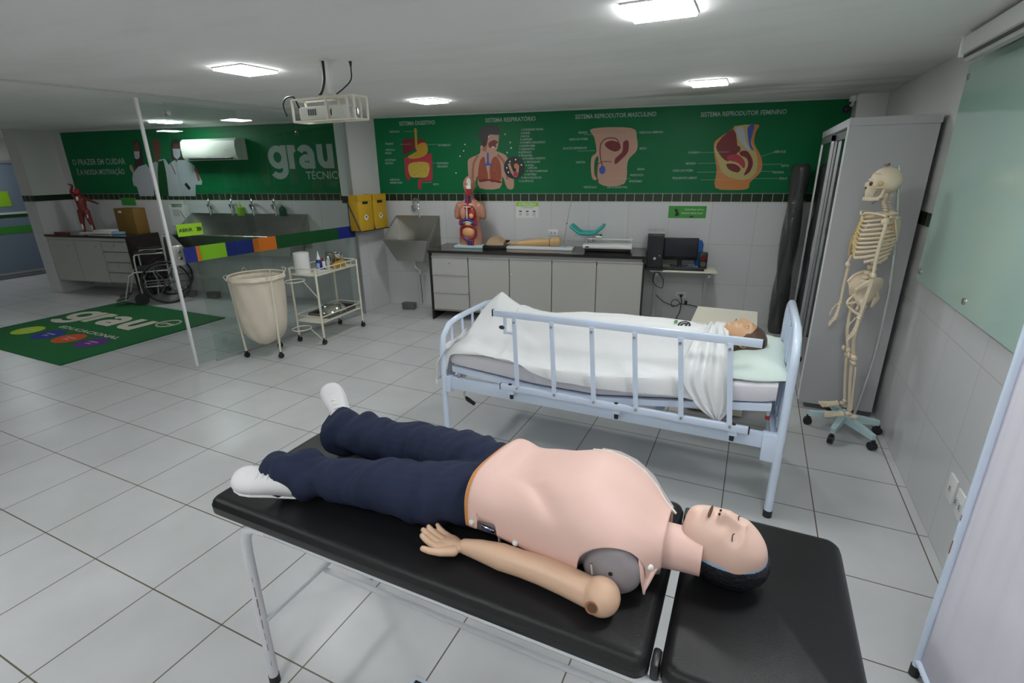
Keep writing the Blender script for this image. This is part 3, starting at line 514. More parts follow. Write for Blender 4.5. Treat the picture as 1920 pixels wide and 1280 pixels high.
def socket(name, label, loc, rz, n=2, w=.115, h=.075):
    t = thing(name, label, 'power outlet', loc, rz); G().box((0, -.005, 0), (w, .01, h), bev=.003).part('plate', 'white', t)
    for k in range(n):
        x = (k-(n-1)/2)*.045; p = G().box((x, -.011, 0), (.024, .004, .034), bev=.001).part('socket', 'pale', t)
        G().sph((x, -.0135, .006), .003, 8).sph((x, -.0135, -.006), .003, 8).part('pin_hole', 'black', p)
    return t
socket('power_outlet', 'white double outlet on the wall above the arm model board', BW(2.28, 0, 1.005), A_); socket('power_outlet', 'white outlet under the computer desk with black plug', BW(3.81, 0, .315), A_)
socket('power_outlet', 'white outlet plate on the right wall, nearer the skeleton', Vector((RX, 1.70, .345)), -pi/2, 1, .085, .12); socket('power_outlet', 'white outlet plate on the right wall, partly behind the cloth screen', Vector((RX, 1.585, .335)), -pi/2, 2, .085, .12)

# sharps containers on the stub wall
def sharps(y, label, tilt):
    t = thing('sharps_container', label, 'sharps container', (-1.29, y, 1.05), pi/2-.03)
    G().box((0, -.09, .175), (.24, .15, .35), bev=.004).part('carton', 'yellow', t)
    G().box((-.10, -.09, .385), (.02, .15, .07)).part('flap', 'yellow', t); G().box((0, -.165, .385), (.24, .006, .07)).part('flap', 'yellow', t)
    G().box((0, -.168, .33), (.09, .002, .03)).part('lettering', 'kprint', t, smooth=False)
    G().box((0, -.1665, .16), (.055, .002, .055), rot=(0, pi/4, 0)).part('hazard_diamond', 'wprint', t, smooth=False); ell_g = G().sph((0, -.168, .165), (.012, .002, .014), 10); ell_g.part('hazard_symbol', 'kprint', t)
    G().box((0, -.09, .0), (.25, .16, .01)).tube([(-.125, -.01, .4), (-.125, -.01, 0), (-.125, -.17, 0)], .006).tube([(-.125, -.01, .33), (-.125, -.17, .0)], .009).tube([(.125, -.01, .4), (.125, -.01, 0)], .006).part('wire_holder', 'black', t); return t
sharps(4.00, 'yellow sharps carton in a black wire holder, nearer the glass partition', 0); sharps(4.27, 'yellow sharps carton nearer the small scrub sink, with a white diamond', 0)
bx = thing('sharps_container', 'brown yellow sharps carton on the left wall behind the wheelchair', 'sharps container', BW(-4.1, 0, .90), A_)
G().box((0, -.1, .17), (.36, .2, .38), bev=.004).part('carton', 'ochre', bx); G().box((-.07, -.202, .31), (.06, .002, .03)).part('lettering', 'wprint', bx, smooth=False)

# ------------------------------------------------ heads, used by several models
def head_mesh(rx=.074, ry=.094, rz=.116, nu=150, nv=110, jaw=1.0, feat=1.0, jq=.78):
    """crown up, face to -y"""
    rings = []
    sg_ = lambda v, s: math.exp(-(v/s)**2)
    for j in range(1, nv):
        ph = -pi/2+pi*j/nv; ring = []
        for i in range(nu):
            th = 2*pi*i/nu; cr = cos(ph) if ph > 0 else cos(ph)**jq; x = cr*cos(th)*rx; y = cr*sin(th)*ry; z = sin(ph)*rz
            if z < 0:
                t = -z/rz; x *= 1-.30*t*jaw*(1 if y < 0 else 1.3); y = y*(1-.05*t)-.006*t if y < 0 else y*(1-.55*t)
            if y > 0 and z > -.02: y *= 1.06
            if z > .02: x *= 1+.05*sin(min(1, (z-.02)/.06)*pi)
            if y < 0:
                w = min(1, -y/.03)*feat; ax = abs(x); d = 0
                prof = 0
                if -.034 < z < .036: prof = .006+.024*((.036-z)/.062) if z > -.026 else .03*max(0, (z+.036)/.010)
                d += prof*sg_(x, .0095+.006*max(0, (.02-z)/.05))
                d += .008*sg_(ax-.013, .007)*sg_(z+.024, .008)
                d += .007*sg_(z-.036, .010)*sg_(ax-.02, .03)
                d -= .013*sg_(ax-.031, .014)*sg_(z-.018, .014)
                d += .0075*sg_(ax-.032, .011)*sg_(z-.017, .008)
                d += .005*sg_(ax-.042, .016)*sg_(z+.012, .016)
                d += .010*sg_(x, .022)*sg_(z+.055, .016)
                d += .0055*sg_(x, .017)*(sg_(z+.0475, .004)+sg_(z+.0585, .0045))
                d -= .006*sg_(x, .021)*sg_(z+.053, .0028)
                d -= .004*sg_(x, .02)*sg_(z+.073, .006)
                d += .011*sg_(x, .02)*sg_(z+.092, .014)
                y -= d*w
            ring.append((x, y, z))
        rings.append(ring)
    return G().loft(rings)
def ear_g(g, x, sc=1.0, side=1):
    g.tube([(x, .004, -.022), (x+side*.008, .012, -.018), (x+side*.014, .026, .004), (x+side*.014, .024, .024), (x+side*.008, .010, .030), (x+side*.003, .0, .018), (x, .002, -.004)], [.006, .006, .005, .005, .005, .004, .003], 8, smooth=4)
    g.sph((x+side*.003, .012, .002), (.006, .014, .022), 12); return g

# torso model
tm = on_top('torso_model', 'anatomical torso model with open chest on a pale blue base by the small sink', 'anatomical model', 1.33, .28, 0, ZT)
G().box((0, 0, .016), (.36, .24, .032), bev=.004).part('base', 'tealp', tm)
secs = [(.03, .142, .085, 0), (.10, .146, .092, 0), (.17, .136, .088, 0), (.25, .118, .078, 0), (.32, .120, .082, 0), (.40, .136, .088, 0), (.46, .142, .090, 0), (.505, .130, .080, .005), (.535, .10, .06, .01), (.56, .055, .052, .01), (.61, .048, .05, .005)]
g = G().loft([[(w*cos(2*pi*k/36), y0+dp*sin(2*pi*k/36), z) for k in range(36)] for z, w, dp, y0 in [lerp_tab([(s[0],)+s for s in secs], .03+.58*i/40) for i in range(41)]])
for sx in (-1, 1): g.caps([((sx*.125, .0, .475), .052), ((sx*.155, .0, .42), .044), ((sx*.160, 0, .365), .040)])
remesh(g.part('torso_shell', 'torso', tm), .006, 5)
hd = remesh(ear_g(ear_g(head_mesh(), .069), -.069, 1, -1).part('head', 'torso', tm), .0035, 1); hd.location = (0, -.0, .705); hd.scale = (.92, .92, .95)
tm_p = []
def organ(name, m, pts, y, th=.02, sm=4, lab=None):
    return G().poly([(x, y, z) for x, z in spline(pts, sm)], (0, -th, 0)).part(name, m, tm, label=lab)
organ('chest_cavity', 'ored', [(-.10, .26), (.09, .26), (.10, .34), (.09, .44), (.05, .49), (-.05, .49), (-.09, .44), (-.105, .34)], -.065, .025)
G().sph((-.055, -.085, .40), (.042, .03, .075)).part('lung', 'torso', tm); G().sph((.055, -.085, .40), (.042, .03, .078)).part('lung', 'lung2', tm)
G().sph((.05, -.108, .375), (.03, .02, .032)).part('heart', 'peach', tm)
G().box((0, -.112, .405), (.012, .01, .14)).box((.0, -.108, .478), (.10, .01, .010)).part('sternum', 'owhite', tm)
G().tube([(-.09, -.095, .27), (-.05, -.105, .315), (0, -.11, .335), (.05, -.105, .315), (.09, -.095, .27)], .014, smooth=4).part('diaphragm', 'oblue', tm)
G().tube([(-.075, -.1, .285), (0, -.112, .31), (.075, -.1, .285)], .006, smooth=4).part('rib_edge', 'owhite', tm)
G().sph((.0, -.09, .28), (.04, .025, .03)).part('liver', 'cart', tm)
G().tube([(-.08, -.085, .13), (-.095, -.09, .19), (-.08, -.098, .245), (0, -.105, .262), (.08, -.098, .245), (.095, -.09, .19), (.08, -.085, .13), (0, -.08, .105)], .012, closed=True, smooth=3).part('large_intestine', 'ored', tm)
G().sph((0, -.085, .185), (.078, .032, .062), 24).part('small_intestine', 'peach', tm)
G().tube([(-.06, -.085, .115), (-.03, -.1, .10), (0, -.105, .09), (.03, -.1, .08), (.02, -.1, .04)], .012, smooth=3).tube([(.02, -.1, .11), (.03, -.1, .06), (.035, -.1, .035)], .010).part('blood_vessel', 'oblue', tm)
G().tube([(-.02, -.1, .11), (-.005, -.105, .07), (-.005, -.1, .035)], .009).tube([(.06, -.09, .11), (.055, -.1, .06), (.05, -.095, .035)], .009).part('blood_vessel', 'ored', tm)
G().tube([(-.035, -.05, .50), (-.025, -.06, .55), (-.022, -.06, .60)], .010).tube([(.035, -.05, .50), (.025, -.06, .55), (.022, -.06, .60)], .010).part('neck_vessel', 'oblue', tm)
G().tube([(0, -.06, .49), (0, -.07, .55), (0, -.075, .62)], .016).part('throat', 'ored', tm)
organ('face_cut', 'ored', [(.0, .60), (.05, .62), (.052, .68), (.0, .68)], -.085, .012)
G().box((.03, -.102, .695), (.055, .014, .04), bev=.006).part('nasal_bone', 'owhite', tm); organ('brain_cut', 'pale', [(.005, .72), (.05, .72), (.045, .78), (.02, .795), (.003, .77)], -.075, .012)

# suture pad, arm model, infusion rod
pd = on_top('suture_pad', 'tan domed skin pad in a black tray beside the torso model', 'training model', 1.655, .30, .05)
G().box((0, 0, .022), (.27, .22, .044), bev=.004).part('tray', 'black', pd); G().box((.03, .10, .06), (.22, .02, .04)).part('tray_back', 'black', pd)
g = G().loft([[(x, -.09, .044), (x, -.085, .044+.02*w), (x, -.03, .05+.075*w), (x, .04, .05+.085*w), (x, .085, .045+.03*w), (x, .09, .044)] for x, w in ((-.11, .35), (-.09, .7), (-.04, 1), (.03, 1), (.07, .75), (.10, .4))]); g.part('skin_pad', 'foam', pd)
ab = on_top('arm_model_board', 'white board holding the tan injection arm on the black worktop', 'board', 2.17, .27, 0)
G().box((0, 0, .014), (.80, .20, .028), bev=.003).part('board', 'white', ab); G().box((.27, -.02, .033), (.07, .06, .012), bev=.003).part('label_plate', 'bluep', ab)
am = on_top('arm_model', 'tan injection training arm lying on a white board, palm at left', 'training model', 2.10, .27, 0, ZT+.03)
g = G().caps([((.27, 0, .055), .042), ((.20, 0, .048), .04), ((.08, 0, .045), .04), ((-.02, 0, .04), .034), ((-.18, 0, .03), .024)]).sph((.28, 0, .06), .05)
g.sph((-.23, 0, .024), (.05, .035, .02))
for k, (l, y) in enumerate(((.06, -.028), (.07, -.01), (.065, .008), (.055, .024))): g.caps([((-.25, y, .028), .010), ((-.25-l*.6, y*1.2, .036), .009), ((-.25-l, y*1.2, .02), .008)], 8)
g.caps([((-.21, -.03, .03), .011), ((-.25, -.05, .03), .009)], 8)
remesh(g.part('arm', 'armmodel', am), .004, 4); G().lathe([(.044, 0), (.045, .006)], (.19, 0, .047), 24, (0, pi/2, 0)).part('seam_ring', 'ochre', am)
G().tube([(-.16, -.03, .055), (-.08, -.01, .10), (.0, .02, .085), (.08, .04, .10)], .003, smooth=4).tube([(-.2, -.02, .05), (-.1, .03, .09), (.02, .05, .07)], .003, smooth=4).part('tubing', 'pale', am)
rod = on_top('infusion_rod', 'thin steel rod leaning up from the arm model board', 'rod', 2.45, .27, 0, ZT+.028)
G().tube([(0, 0, 0), (.035, 0, .26), (.075, 0, .49)], .004).part('rod', 'chrome', rod); G().sph((.036, 0, .265), .007).part('knob', 'black', rod); G().tube([(.075, 0, .48), (.08, 0, .515), (.095, 0, .50)], .0035).part('hook', 'chrome', rod)
# baby scale with teal cradle
bs = on_top('baby_scale', 'white mechanical baby scale at the right end of the worktop', 'scale', 2.96, .27, 0)
G().box((0, 0, .022), (.50, .24, .038), bev=.006).part('base', 'black', bs); G().box((0, -.01, .058), (.54, .26, .04), bev=.008).part('housing', 'white', bs)
G().box((-.22, -.142, .055), (.04, .003, .012)).part('lettering', 'kprint', bs); G().box((.02, .02, .125), (.5, .01, .012)).box((.25, .02, .11), (.008, .02, .09)).part('beam', 'chrome', bs)
G().cyl((-.14, .02, .15), (-.07, .02, .15), .028).part('weight', 'chrome', bs); G().cyl((-.25, 0, .08), (-.25, 0, .17), .012).cyl((-.20, .06, .08), (-.20, .06, .17), .012).part('post', 'chrome', bs)
cr = on_top('baby_cradle', 'teal curved baby cradle resting on posts beside the white scale', 'cradle', 2.72, .26, 0, ZT+.165)
g = G(); rings = []
for i in range(17):
    x = -.19+.38*i/16; e = abs(x)/.19; rings.append([(x, y, .02+.16*max(0, e-.40)**1.1+.35*y*y*2) for y in [-.12+.03*k for k in range(9)]])
o = g.loft(rings, cap=False, closed=False).part('cradle_shell', 'teal', cr); m = o.modifiers.new('t', 'SOLIDIFY'); m.thickness = .032; m.offset = 0; m2 = o.modifiers.new('s', 'SUBSURF'); m2.levels = 1; m2.render_levels = 1
G().box((0, 0, -.0), (.28, .03, .016)).part('support', 'pale', cr)

# computer desk
dk = thing('computer_desk', 'small pale desk with grey metal legs carrying the computer', 'desk', BW(3.78, 0, 0), A_)
G().box((0, -.25, .675), (.68, .42, .022), bev=.003).part('desk_top', 'cream', dk)
for x in (-.27, .27): G().box((x, -.12, .335), (.03, .04, .66)).box((x, -.25, .02), (.035, .40, .03)).box((x, -.25, .63), (.03, .36, .03)).part('leg', 'wardrobe', dk, smooth=False)
G().box((0, -.11, .60), (.54, .012, .10)).part('modesty_panel', 'wardrobe', dk, smooth=False)
pc = thing('computer_tower', 'black computer tower standing between the cabinet and the monitor', 'computer', BW(3.475, .28, .70), A_)
G().box((0, 0, .19), (.17, .36, .37), bev=.004).part('case', 'black', pc); G().box((0, -.182, .18), (.15, .008, .33)).part('front_panel', 'black', pc); G().box((0, 0, .378), (.172, .36, .008)).part('top_panel', 'wardrobe', pc)
G().lathe([(0, 0), (.014, 0), (.014, .004), (0, .004)], (0, -.187, .11), 16, (pi/2, 0, 0)).part('power_button', 'pale', pc); G().sph((.05, -.187, .14), (.006, .003, .01), 10).part('light', 'bluep', pc); G().box((-.0, -.12, -.0), (.19, .22, .022)).part('plinth', 'black', pc)
mn = thing('monitor', 'black flat monitor on the small desk', 'monitor', BW(3.745, .25, .687), A_)
G().box((0, 0, .20), (.36, .03, .24), bev=.006).part('bezel', 'black', mn); G().box((0, -.0155, .215), (.33, .003, .19)).part('screen', 'screen', mn); G().box((0, .02, .06), (.05, .03, .11)).box((0, 0, .008), (.2, .16, .015), bev=.005).part('stand', 'black', mn)
kb = thing('keyboard', 'black keyboard lying in front of the monitor', 'keyboard', BW(3.78, .40, .687), A_); G().box((0, 0, .010), (.42, .12, .018), bev=.004).part('case', 'black', kb)
g = G()
for r in range(4):
    for c in range(14): g.box((-.18+c*.0275, -.04+r*.025, .021), (.02, .018, .005))
g.part('keys', 'dgrey', kb, smooth=False)
sp_ = thing('loudspeaker', 'small black loudspeaker with a red ring right of the monitor', 'loudspeaker', BW(3.985, .26, .687), A_); G().box((0, 0, .085), (.085, .10, .17), bev=.006).part('cabinet', 'black', sp_); G().lathe([(.02, 0), (.02, .003), (.026, .003), (.026, 0)], (0, -.051, .12), 20, (pi/2, 0, 0)).part('cone_ring', 'ored', sp_); G().lathe([(0, 0), (.03, 0), (.03, .003), (0, .002)], (0, -.051, .05), 20, (pi/2, 0, 0)).part('cone', 'dgrey', sp_)
g = G(); 
for k in range(3): g.sph((random.uniform(-.02, .02), random.uniform(-.02, .02), .03+.04*k), (.04, .03, .035), 12)
tag(remesh(g.part('blue_cloth', 'bluecloth', None, loc=BW(3.95, .12, .687)), .008, 2), 'crumpled blue cloth behind the black loudspeaker', 'cloth').scale = (1, 1, 2.0)
tag(G().sph((0, 0, .01), (.075, .05, .012), 16).part('cloth_pad', 'bluecloth', None, loc=BW(3.87, .33, .69)), 'flat blue cloth under the right side of the monitor', 'cloth')
cbz = thing('desk_cables', 'tangle of black cables hanging under the computer desk', 'cable', BW(3.78, 0, 0), A_)
G().tube([(-.27, -.2, .66), (-.30, -.18, .50), (-.20, -.16, .42), (-.19, -.16, .52), (-.26, -.18, .62)], .004, smooth=6).part('cable', 'black', cbz)
G().tube([(-.27, -.12, .34), (-.15, -.10, .24), (-.02, -.08, .20), (.03, -.06, .22), (.2, -.06, .20), (.3, -.06, .12), (.32, -.08, .03)], .005, smooth=6).part('cable', 'black', cbz)
G().tube([(.02, -.02, .31), (.04, -.04, .25), (.03, -.05, .12), (.0, -.05, .05), (.03, -.05, .02)], .005, smooth=5).tube([(.0, -.04, .2), (-.06, -.05, .18), (-.07, -.05, .24), (-.02, -.05, .27), (.03, -.04, .22)], .004, smooth=5).part('cable', 'black', cbz)
G().box((.03, -.022, .31), (.025, .03, .03)).box((.09, -.03, .23), (.03, .03, .045)).part('plug', 'black', cbz)
# ---------------------------------------------------------------- right side: wardrobe, skeleton, board
wd = thing('steel_cabinet', 'tall grey steel cabinet with sliding glass doors behind the skeleton', 'cabinet', (3.825, 4.02, 0))
D0, D1 = -.85, .85
G().box((0, D0+.012, 1.02), (.47, .024, 1.96)).part('side_panel', 'wardrobe', wd, smooth=False); G().box((0, D1-.012, 1.02), (.47, .024, 1.96)).part('side_panel', 'wardrobe', wd, smooth=False)
G().box((0, 0, 2.0), (.48, 1.72, .05), bev=.003).part('top_panel', 'wardrobe', wd, smooth=False); G().box((.225, 0, 1.02), (.012, 1.66, 1.94)).part('back_panel', 'wardrobe', wd, smooth=False); G().box((.02, 0, .04), (.42, 1.68, .075)).part('plinth', 'dgrey', wd, smooth=False)
for z in (.45, .85, 1.25, 1.62): G().box((.03, 0, z), (.36, 1.65, .02)).part('shelf', 'wardrobe', wd, smooth=False)
for y0, y1, x in ((-.82, .03, -.205), (-.03, .82, -.232)):
    d = G().box((x, y0+.02, 1.02), (.02, .04, 1.88)).box((x, y1-.02, 1.02), (.02, .04, 1.88)).box((x, (y0+y1)/2, .10), (.02, y1-y0, .05)).box((x, (y0+y1)/2, 1.94), (.02, y1-y0, .05)).part('sliding_door', 'alu', wd, smooth=False)
    G().box((x, (y0+y1)/2, 1.02), (.005, y1-y0-.06, 1.83)).part('glass_pane', 'cglass', d, smooth=False); G().box((x-.012, (y0+.03) if y0 > -.5 else y1-.02, 1.1), (.008, .02, .18)).part('handle', 'chrome', d)
G().box((-.232, D0+.02, 1.02), (.02, .03, 1.93)).part('corner_post', 'white', wd, smooth=False)
rl = thing('wrapped_roll', 'tall dark grey plastic wrapped mattress standing behind the glass cabinet', 'rolled mattress', BW(4.82, .20, 0), A_)
g = G().loft([[(.075*w*math.copysign(abs(cos(t))**.7, cos(t))+.012*sin(9*z+3*t), .11*w*sin(t)+.01*sin(7*z+t), z) for t in [2*pi*k/20 for k in range(20)]] for z, w in [(.0, .85)]+[(.04+i*.07, 1) for i in range(24)]+[(1.72, .9), (1.755, .5)]]); g.part('wrapping', 'bagd', rl)
cc = thing('security_camera', 'small white and black camera under the ceiling at the banner end', 'camera', BW(5.15, .10, 2.25), A_)
G().cyl((.05, 0, .06), (.05, 0, .11), .035).tube([(.05, 0, .07), (.04, -.03, .03), (.0, -.05, .0)], .014).part('bracket', 'white', cc); G().sph((-.01, -.06, -.01), .035).part('lens_housing', 'black', cc)

# skeleton: local -y is the way it faces, +x its left side
sk = thing('skeleton_model', 'ivory human skeleton model hanging on a pale teal wheeled stand', 'skeleton model', (3.835, 2.86, 0), R_(-86))
st = G().box((0, .0, .115), (.05, .05, .05)).tube([(0, .0, .12), (.0, .0, .16)], .012)
st.part('stand_hub', 'tealp', sk); G().tube([(0, .06, .12), (0, .10, .6), (0, .09, 1.1), (0, .06, 1.35), (0, .02, 1.64), (0, .0, 1.735)], .009, smooth=4).part('pole', 'chrome', sk)
for k, (ang, l) in enumerate(((-95, .20), (-20, .235), (35, .26), (100, .22), (190, .24))):
    a = R_(ang-4); ex, ey = cos(a)*l, sin(a)*l
    o = G().loft([[(-sin(a)*w, cos(a)*w, .135), (sin(a)*w, -cos(a)*w, .135), (sin(a)*w, -cos(a)*w, .135-h), (-sin(a)*w, cos(a)*w, .135-h)] for w, h in ((.025, .05),)]+[[(ex-sin(a)*.014, ey+cos(a)*.014, .105), (ex+sin(a)*.014, ey-cos(a)*.014, .105), (ex+sin(a)*.014, ey-cos(a)*.014, .07), (ex-sin(a)*.014, ey+cos(a)*.014, .07)]]).part('foot_spoke', 'tealp', sk, smooth=False)
    c = G().cyl((ex-sin(a)*.016, ey+cos(a)*.016, .028), (ex+sin(a)*.016, ey-cos(a)*.016, .028), .028).box((ex, ey, .055), (.022, .022, .03)).part('caster', 'black', o)
def bone(name, pts, r, m='bone', par=None, knob=None):
    g = G().tube(pts, r, 10, smooth=4)
    for p, q in (knob or []): g.sph(p, q, 12)
    return g.part(name, m, par or sk)
# skull
g = G().sph((0, .008, 1.655), (.066, .079, .073), 28).sph((0, .022, 1.645), (.062, .070, .062), 24)
g.sph((0, -.042, 1.628), (.052, .036, .05), 20).box((0, -.058, 1.588), (.05, .052, .048), bev=.012).box((0, -.058, 1.564), (.044, .046, .03), bev=.008).box((0, -.070, 1.655), (.07, .02, .016), bev=.006).box((0, -.084, 1.628), (.014, .016, .028), bev=.004)
skl = remesh(g.part('skull', 'bone', sk), .004, 3)
for sx in (-1, 1): G().sph((sx*.031, -.063, 1.634), (.016, .013, .014), 14).part('eye_socket', 'sockt', skl); G().tube([(sx*.044, -.060, 1.618), (sx*.062, -.035, 1.612), (sx*.066, -.0, 1.616)], .0055).part('cheekbone', 'bone', skl)
for sx in (-1, 1): G().sph((sx*.0625, -.022, 1.638), (.006, .015, .014), 12).part('temple_hollow', 'cart', skl)
G().sph((0, -.083, 1.608), (.009, .007, .010), 10).part('nose_cavity', 'sockt', skl); G().tube([(-.062, -.03, 1.69), (0, -.082, 1.695), (.062, -.03, 1.69)], .0018, smooth=4).part('cranial_seam', 'cart', skl)
g = G(); jl = [(-.052, .002, 1.605), (-.050, -.004, 1.575), (-.045, -.016, 1.552), (-.034, -.052, 1.546), (-.018, -.078, 1.546), (0, -.086, 1.546)]
for (xa, ya, za), (xb, yb_, zb_) in zip(jl, jl[1:]):
    for sx in (1, -1):
        for q in (.004, -.008, -.021): g.caps([((sx*xa, ya, za+q*(za < 1.57)), .0075), ((sx*xb, yb_, zb_+q), .0075)], 10)
jw = remesh(g.part('jaw', 'bone', sk), .0035, 3)
g = G()
for k in range(12):
    a = -pi/2+(k-5.5)*.13; g.box((.026*cos(a), -.050+.028*sin(a), 1.570), (.005, .005, .012)); g.box((.026*cos(a), -.050+.028*sin(a), 1.558), (.005, .005, .010))
g.part('teeth', 'owhite', jw); skl.rotation_euler = (0, 0, -.14); jw.rotation_euler = (0, 0, -.14)
bone('ear_spring', [(.045, -.0, 1.55), (.03, -.03, 1.52), (.03, -.045, 1.49)], .0025, 'ochre'); G().tube([(0, .0, 1.73), (-.0, -.012, 1.742), (0, -.02, 1.737)], .003).sph((0, .004, 1.742), .008).part('hanging_hook', 'rust', sk)
# spine
sp_pts = spline([(0, .025, 1.575), (0, .018, 1.52), (0, .03, 1.46), (0, .055, 1.38), (0, .07, 1.28), (0, .05, 1.17), (0, .015, 1.09), (0, .01, 1.03), (0, .035, .97)], 3, False)
for i, p in enumerate(sp_pts[:-1]):
    w = .012+.010*i/len(sp_pts)
    G().cyl((0, p[1], p[2]-.008), (0, p[1], p[2]+.008), w, n=14).tube([(0, p[1], p[2]), (0, p[1]+.03+w*.5, p[2]-.008)], .004, 6).tube([(-w*1.7, p[1]+.015, p[2]), (w*1.7, p[1]+.015, p[2])], .0035, 6).part('vertebra', 'bone', sk)
G().tube([(0, p[1], p[2]) for p in sp_pts], .009, smooth=2).part('spinal_discs', 'cart', sk)
# ribs
stn = [(0, -.062, 1.385), (0, -.078, 1.32), (0, -.086, 1.25)]
G().box((0, -.074, 1.375), (.036, .010, .035), bev=.004).box((0, -.084, 1.30), (.026, .010, .12), rot=(-.15, 0, 0), bev=.004).sph((0, -.095, 1.235), (.008, .005, .016)).part('breastbone', 'bone', sk)
for i in range(12):
    t = i/11; zb = 1.420-.25*t; wd_ = .064+.064*sin(min(1, t*1.5)*pi/2)-.012*max(0, t-.7)/.3; yb = .055+.024*sin(t*pi)
    dz = .028+.030*t; yf = -.068-.028*min(1, t*1.7)
    for sx in (-1, 1):
        pts = [(sx*.012, yb, zb), (sx*.05*(.6+.4*wd_/.1), yb+.028, zb-.004), (sx*wd_, yb-.045, zb-dz*.45), (sx*wd_*.93, -.045, zb-dz*.8), (sx*wd_*.6, yf*.92, zb-dz)]
        if i > 9: pts = pts[:3+(i == 10)]
        r = G().tube(pts, .0072, 8, smooth=5).part('rib', 'bone', sk)
        if i < 10:
            tz = 1.395-.13*min(1, i/6.5)
            G().tube([pts[-1], (sx*wd_*.35, yf, (pts[-1][2]+tz)/2-.004), (sx*.012, -.072-.022*min(1, i/6), tz)], .007, 8, smooth=4).part('rib_cartilage', 'cart', r)
# shoulders, arms
for sx in (-1, 1):
    bone('collarbone', [(sx*.015, -.078, 1.40), (sx*.06, -.07, 1.418), (sx*.11, -.01, 1.412), (sx*.145, .01, 1.405)], .0065)
    o = G().poly([(sx*.06, .10, 1.40), (sx*.135, .055, 1.39), (sx*.11, .08, 1.32), (sx*.07, .105, 1.26), (sx*.055, .11, 1.33)], (0, .006, 0)).tube([(sx*.06, .105, 1.38), (sx*.15, .03, 1.405)], .006).part('shoulder_blade', 'bone', sk)
    fy = -.0 if sx > 0 else -.06; ox = .155
    bone('upper_arm', [(sx*ox, .01, 1.375), (sx*(ox+.01), .01, 1.34), (sx*(ox+.015), fy*.5, 1.22), (sx*(ox+.02), fy, 1.105)], .0095, knob=[((sx*(ox-.008), .01, 1.375), .022), ((sx*(ox+.005), fy, 1.10), .014), ((sx*(ox+.035), fy, 1.10), .014)])
    e = Vector((sx*(ox+.02), fy, 1.09)); w = Vector((sx*(ox+.015), fy-(.020 if sx > 0 else .0), .865))
    for q in (-1, 1): bone('forearm_bone', [tuple(e+Vector((q*.012, .004, 0))), tuple((e+w)/2+Vector((q*.016, 0, 0))), tuple(w+Vector((q*.012, 0, 0)))], .0058, knob=[(tuple(w+Vector((q*.012, 0, 0))), .009)])
    h = G()
    for q in range(7): h.sph(tuple(w+Vector(((q % 4-1.5)*.011, -.004+.006*(q//4), -.014-.012*(q//4)))), .0085, 8)
    for q in range(5):
        x0 = (q-2)*.0125; l = (.055, .08, .088, .082, .065)[q]; b0 = w+Vector((x0*.9, -.004, -.03))
        if q == 0: ps = [b0+Vector((-.005, -.01, .005)), b0+Vector((-.022, -.025, -.03)), b0+Vector((-.028, -.032, -.06)), b0+Vector((-.03, -.034, -.08))]
        else: ps = [b0, b0+Vector((x0*.4, -.006, -.055)), b0+Vector((x0*.6, -.018, -.055-l*.42)), b0+Vector((x0*.6, -.034, -.055-l*.72)), b0+Vector((x0*.55, -.044, -.055-l))]
        for a_, b_ in zip(ps, ps[1:]): h.cyl(a_+(b_-a_)*.06, b_-(b_-a_)*.06, .0045, .0038, 8).sph(tuple(a_), .0062, 8)
    h.part('hand', 'bone', sk)
# pelvis
for sx in (-1, 1):
    cr_ = spline([(sx*.118, -.055, 1.015), (sx*.132, -.02, 1.055), (sx*.128, .035, 1.075), (sx*.085, .075, 1.065), (sx*.038, .088, 1.02)], 5, False); bo_ = spline([(sx*.078, -.035, .935), (sx*.086, -.015, .925), (sx*.080, .015, .925), (sx*.058, .045, .945), (sx*.035, .070, .965)], 5, False)
    rings = [[Vector(a).lerp(Vector(b), t/6)+Vector((sx*-.022*sin(pi*t/6), 0, 0)) for t in range(7)] for a, b in zip(cr_, bo_)]
    o = G().loft(rings, cap=False, closed=False).part('hip_blade', 'bone', sk); md = o.modifiers.new('t', 'SOLIDIFY'); md.thickness = .010; G().tube(cr_, .0085).sph((sx*.078, -.002, .93), .028, 14).part('hip_crest', 'bone', sk)
    bone('pubic_bone', [(sx*.085, .0, .95), (sx*.05, -.04, .915), (sx*.01, -.055, .895), (sx*.02, -.03, .862), (sx*.05, .01, .845), (sx*.075, .02, .90), (sx*.085, .0, .95)], .009)
G().loft([[(-.05, .06, 1.02), (.05, .06, 1.02), (.05, .075, 1.02), (-.05, .075, 1.02)], [(-.03, .085, .95), (.03, .085, .95), (.03, .10, .95), (-.03, .10, .95)], [(-.008, .07, .885), (.008, .07, .885), (.008, .078, .885), (-.008, .078, .885)]]).part('sacrum', 'bone', sk)
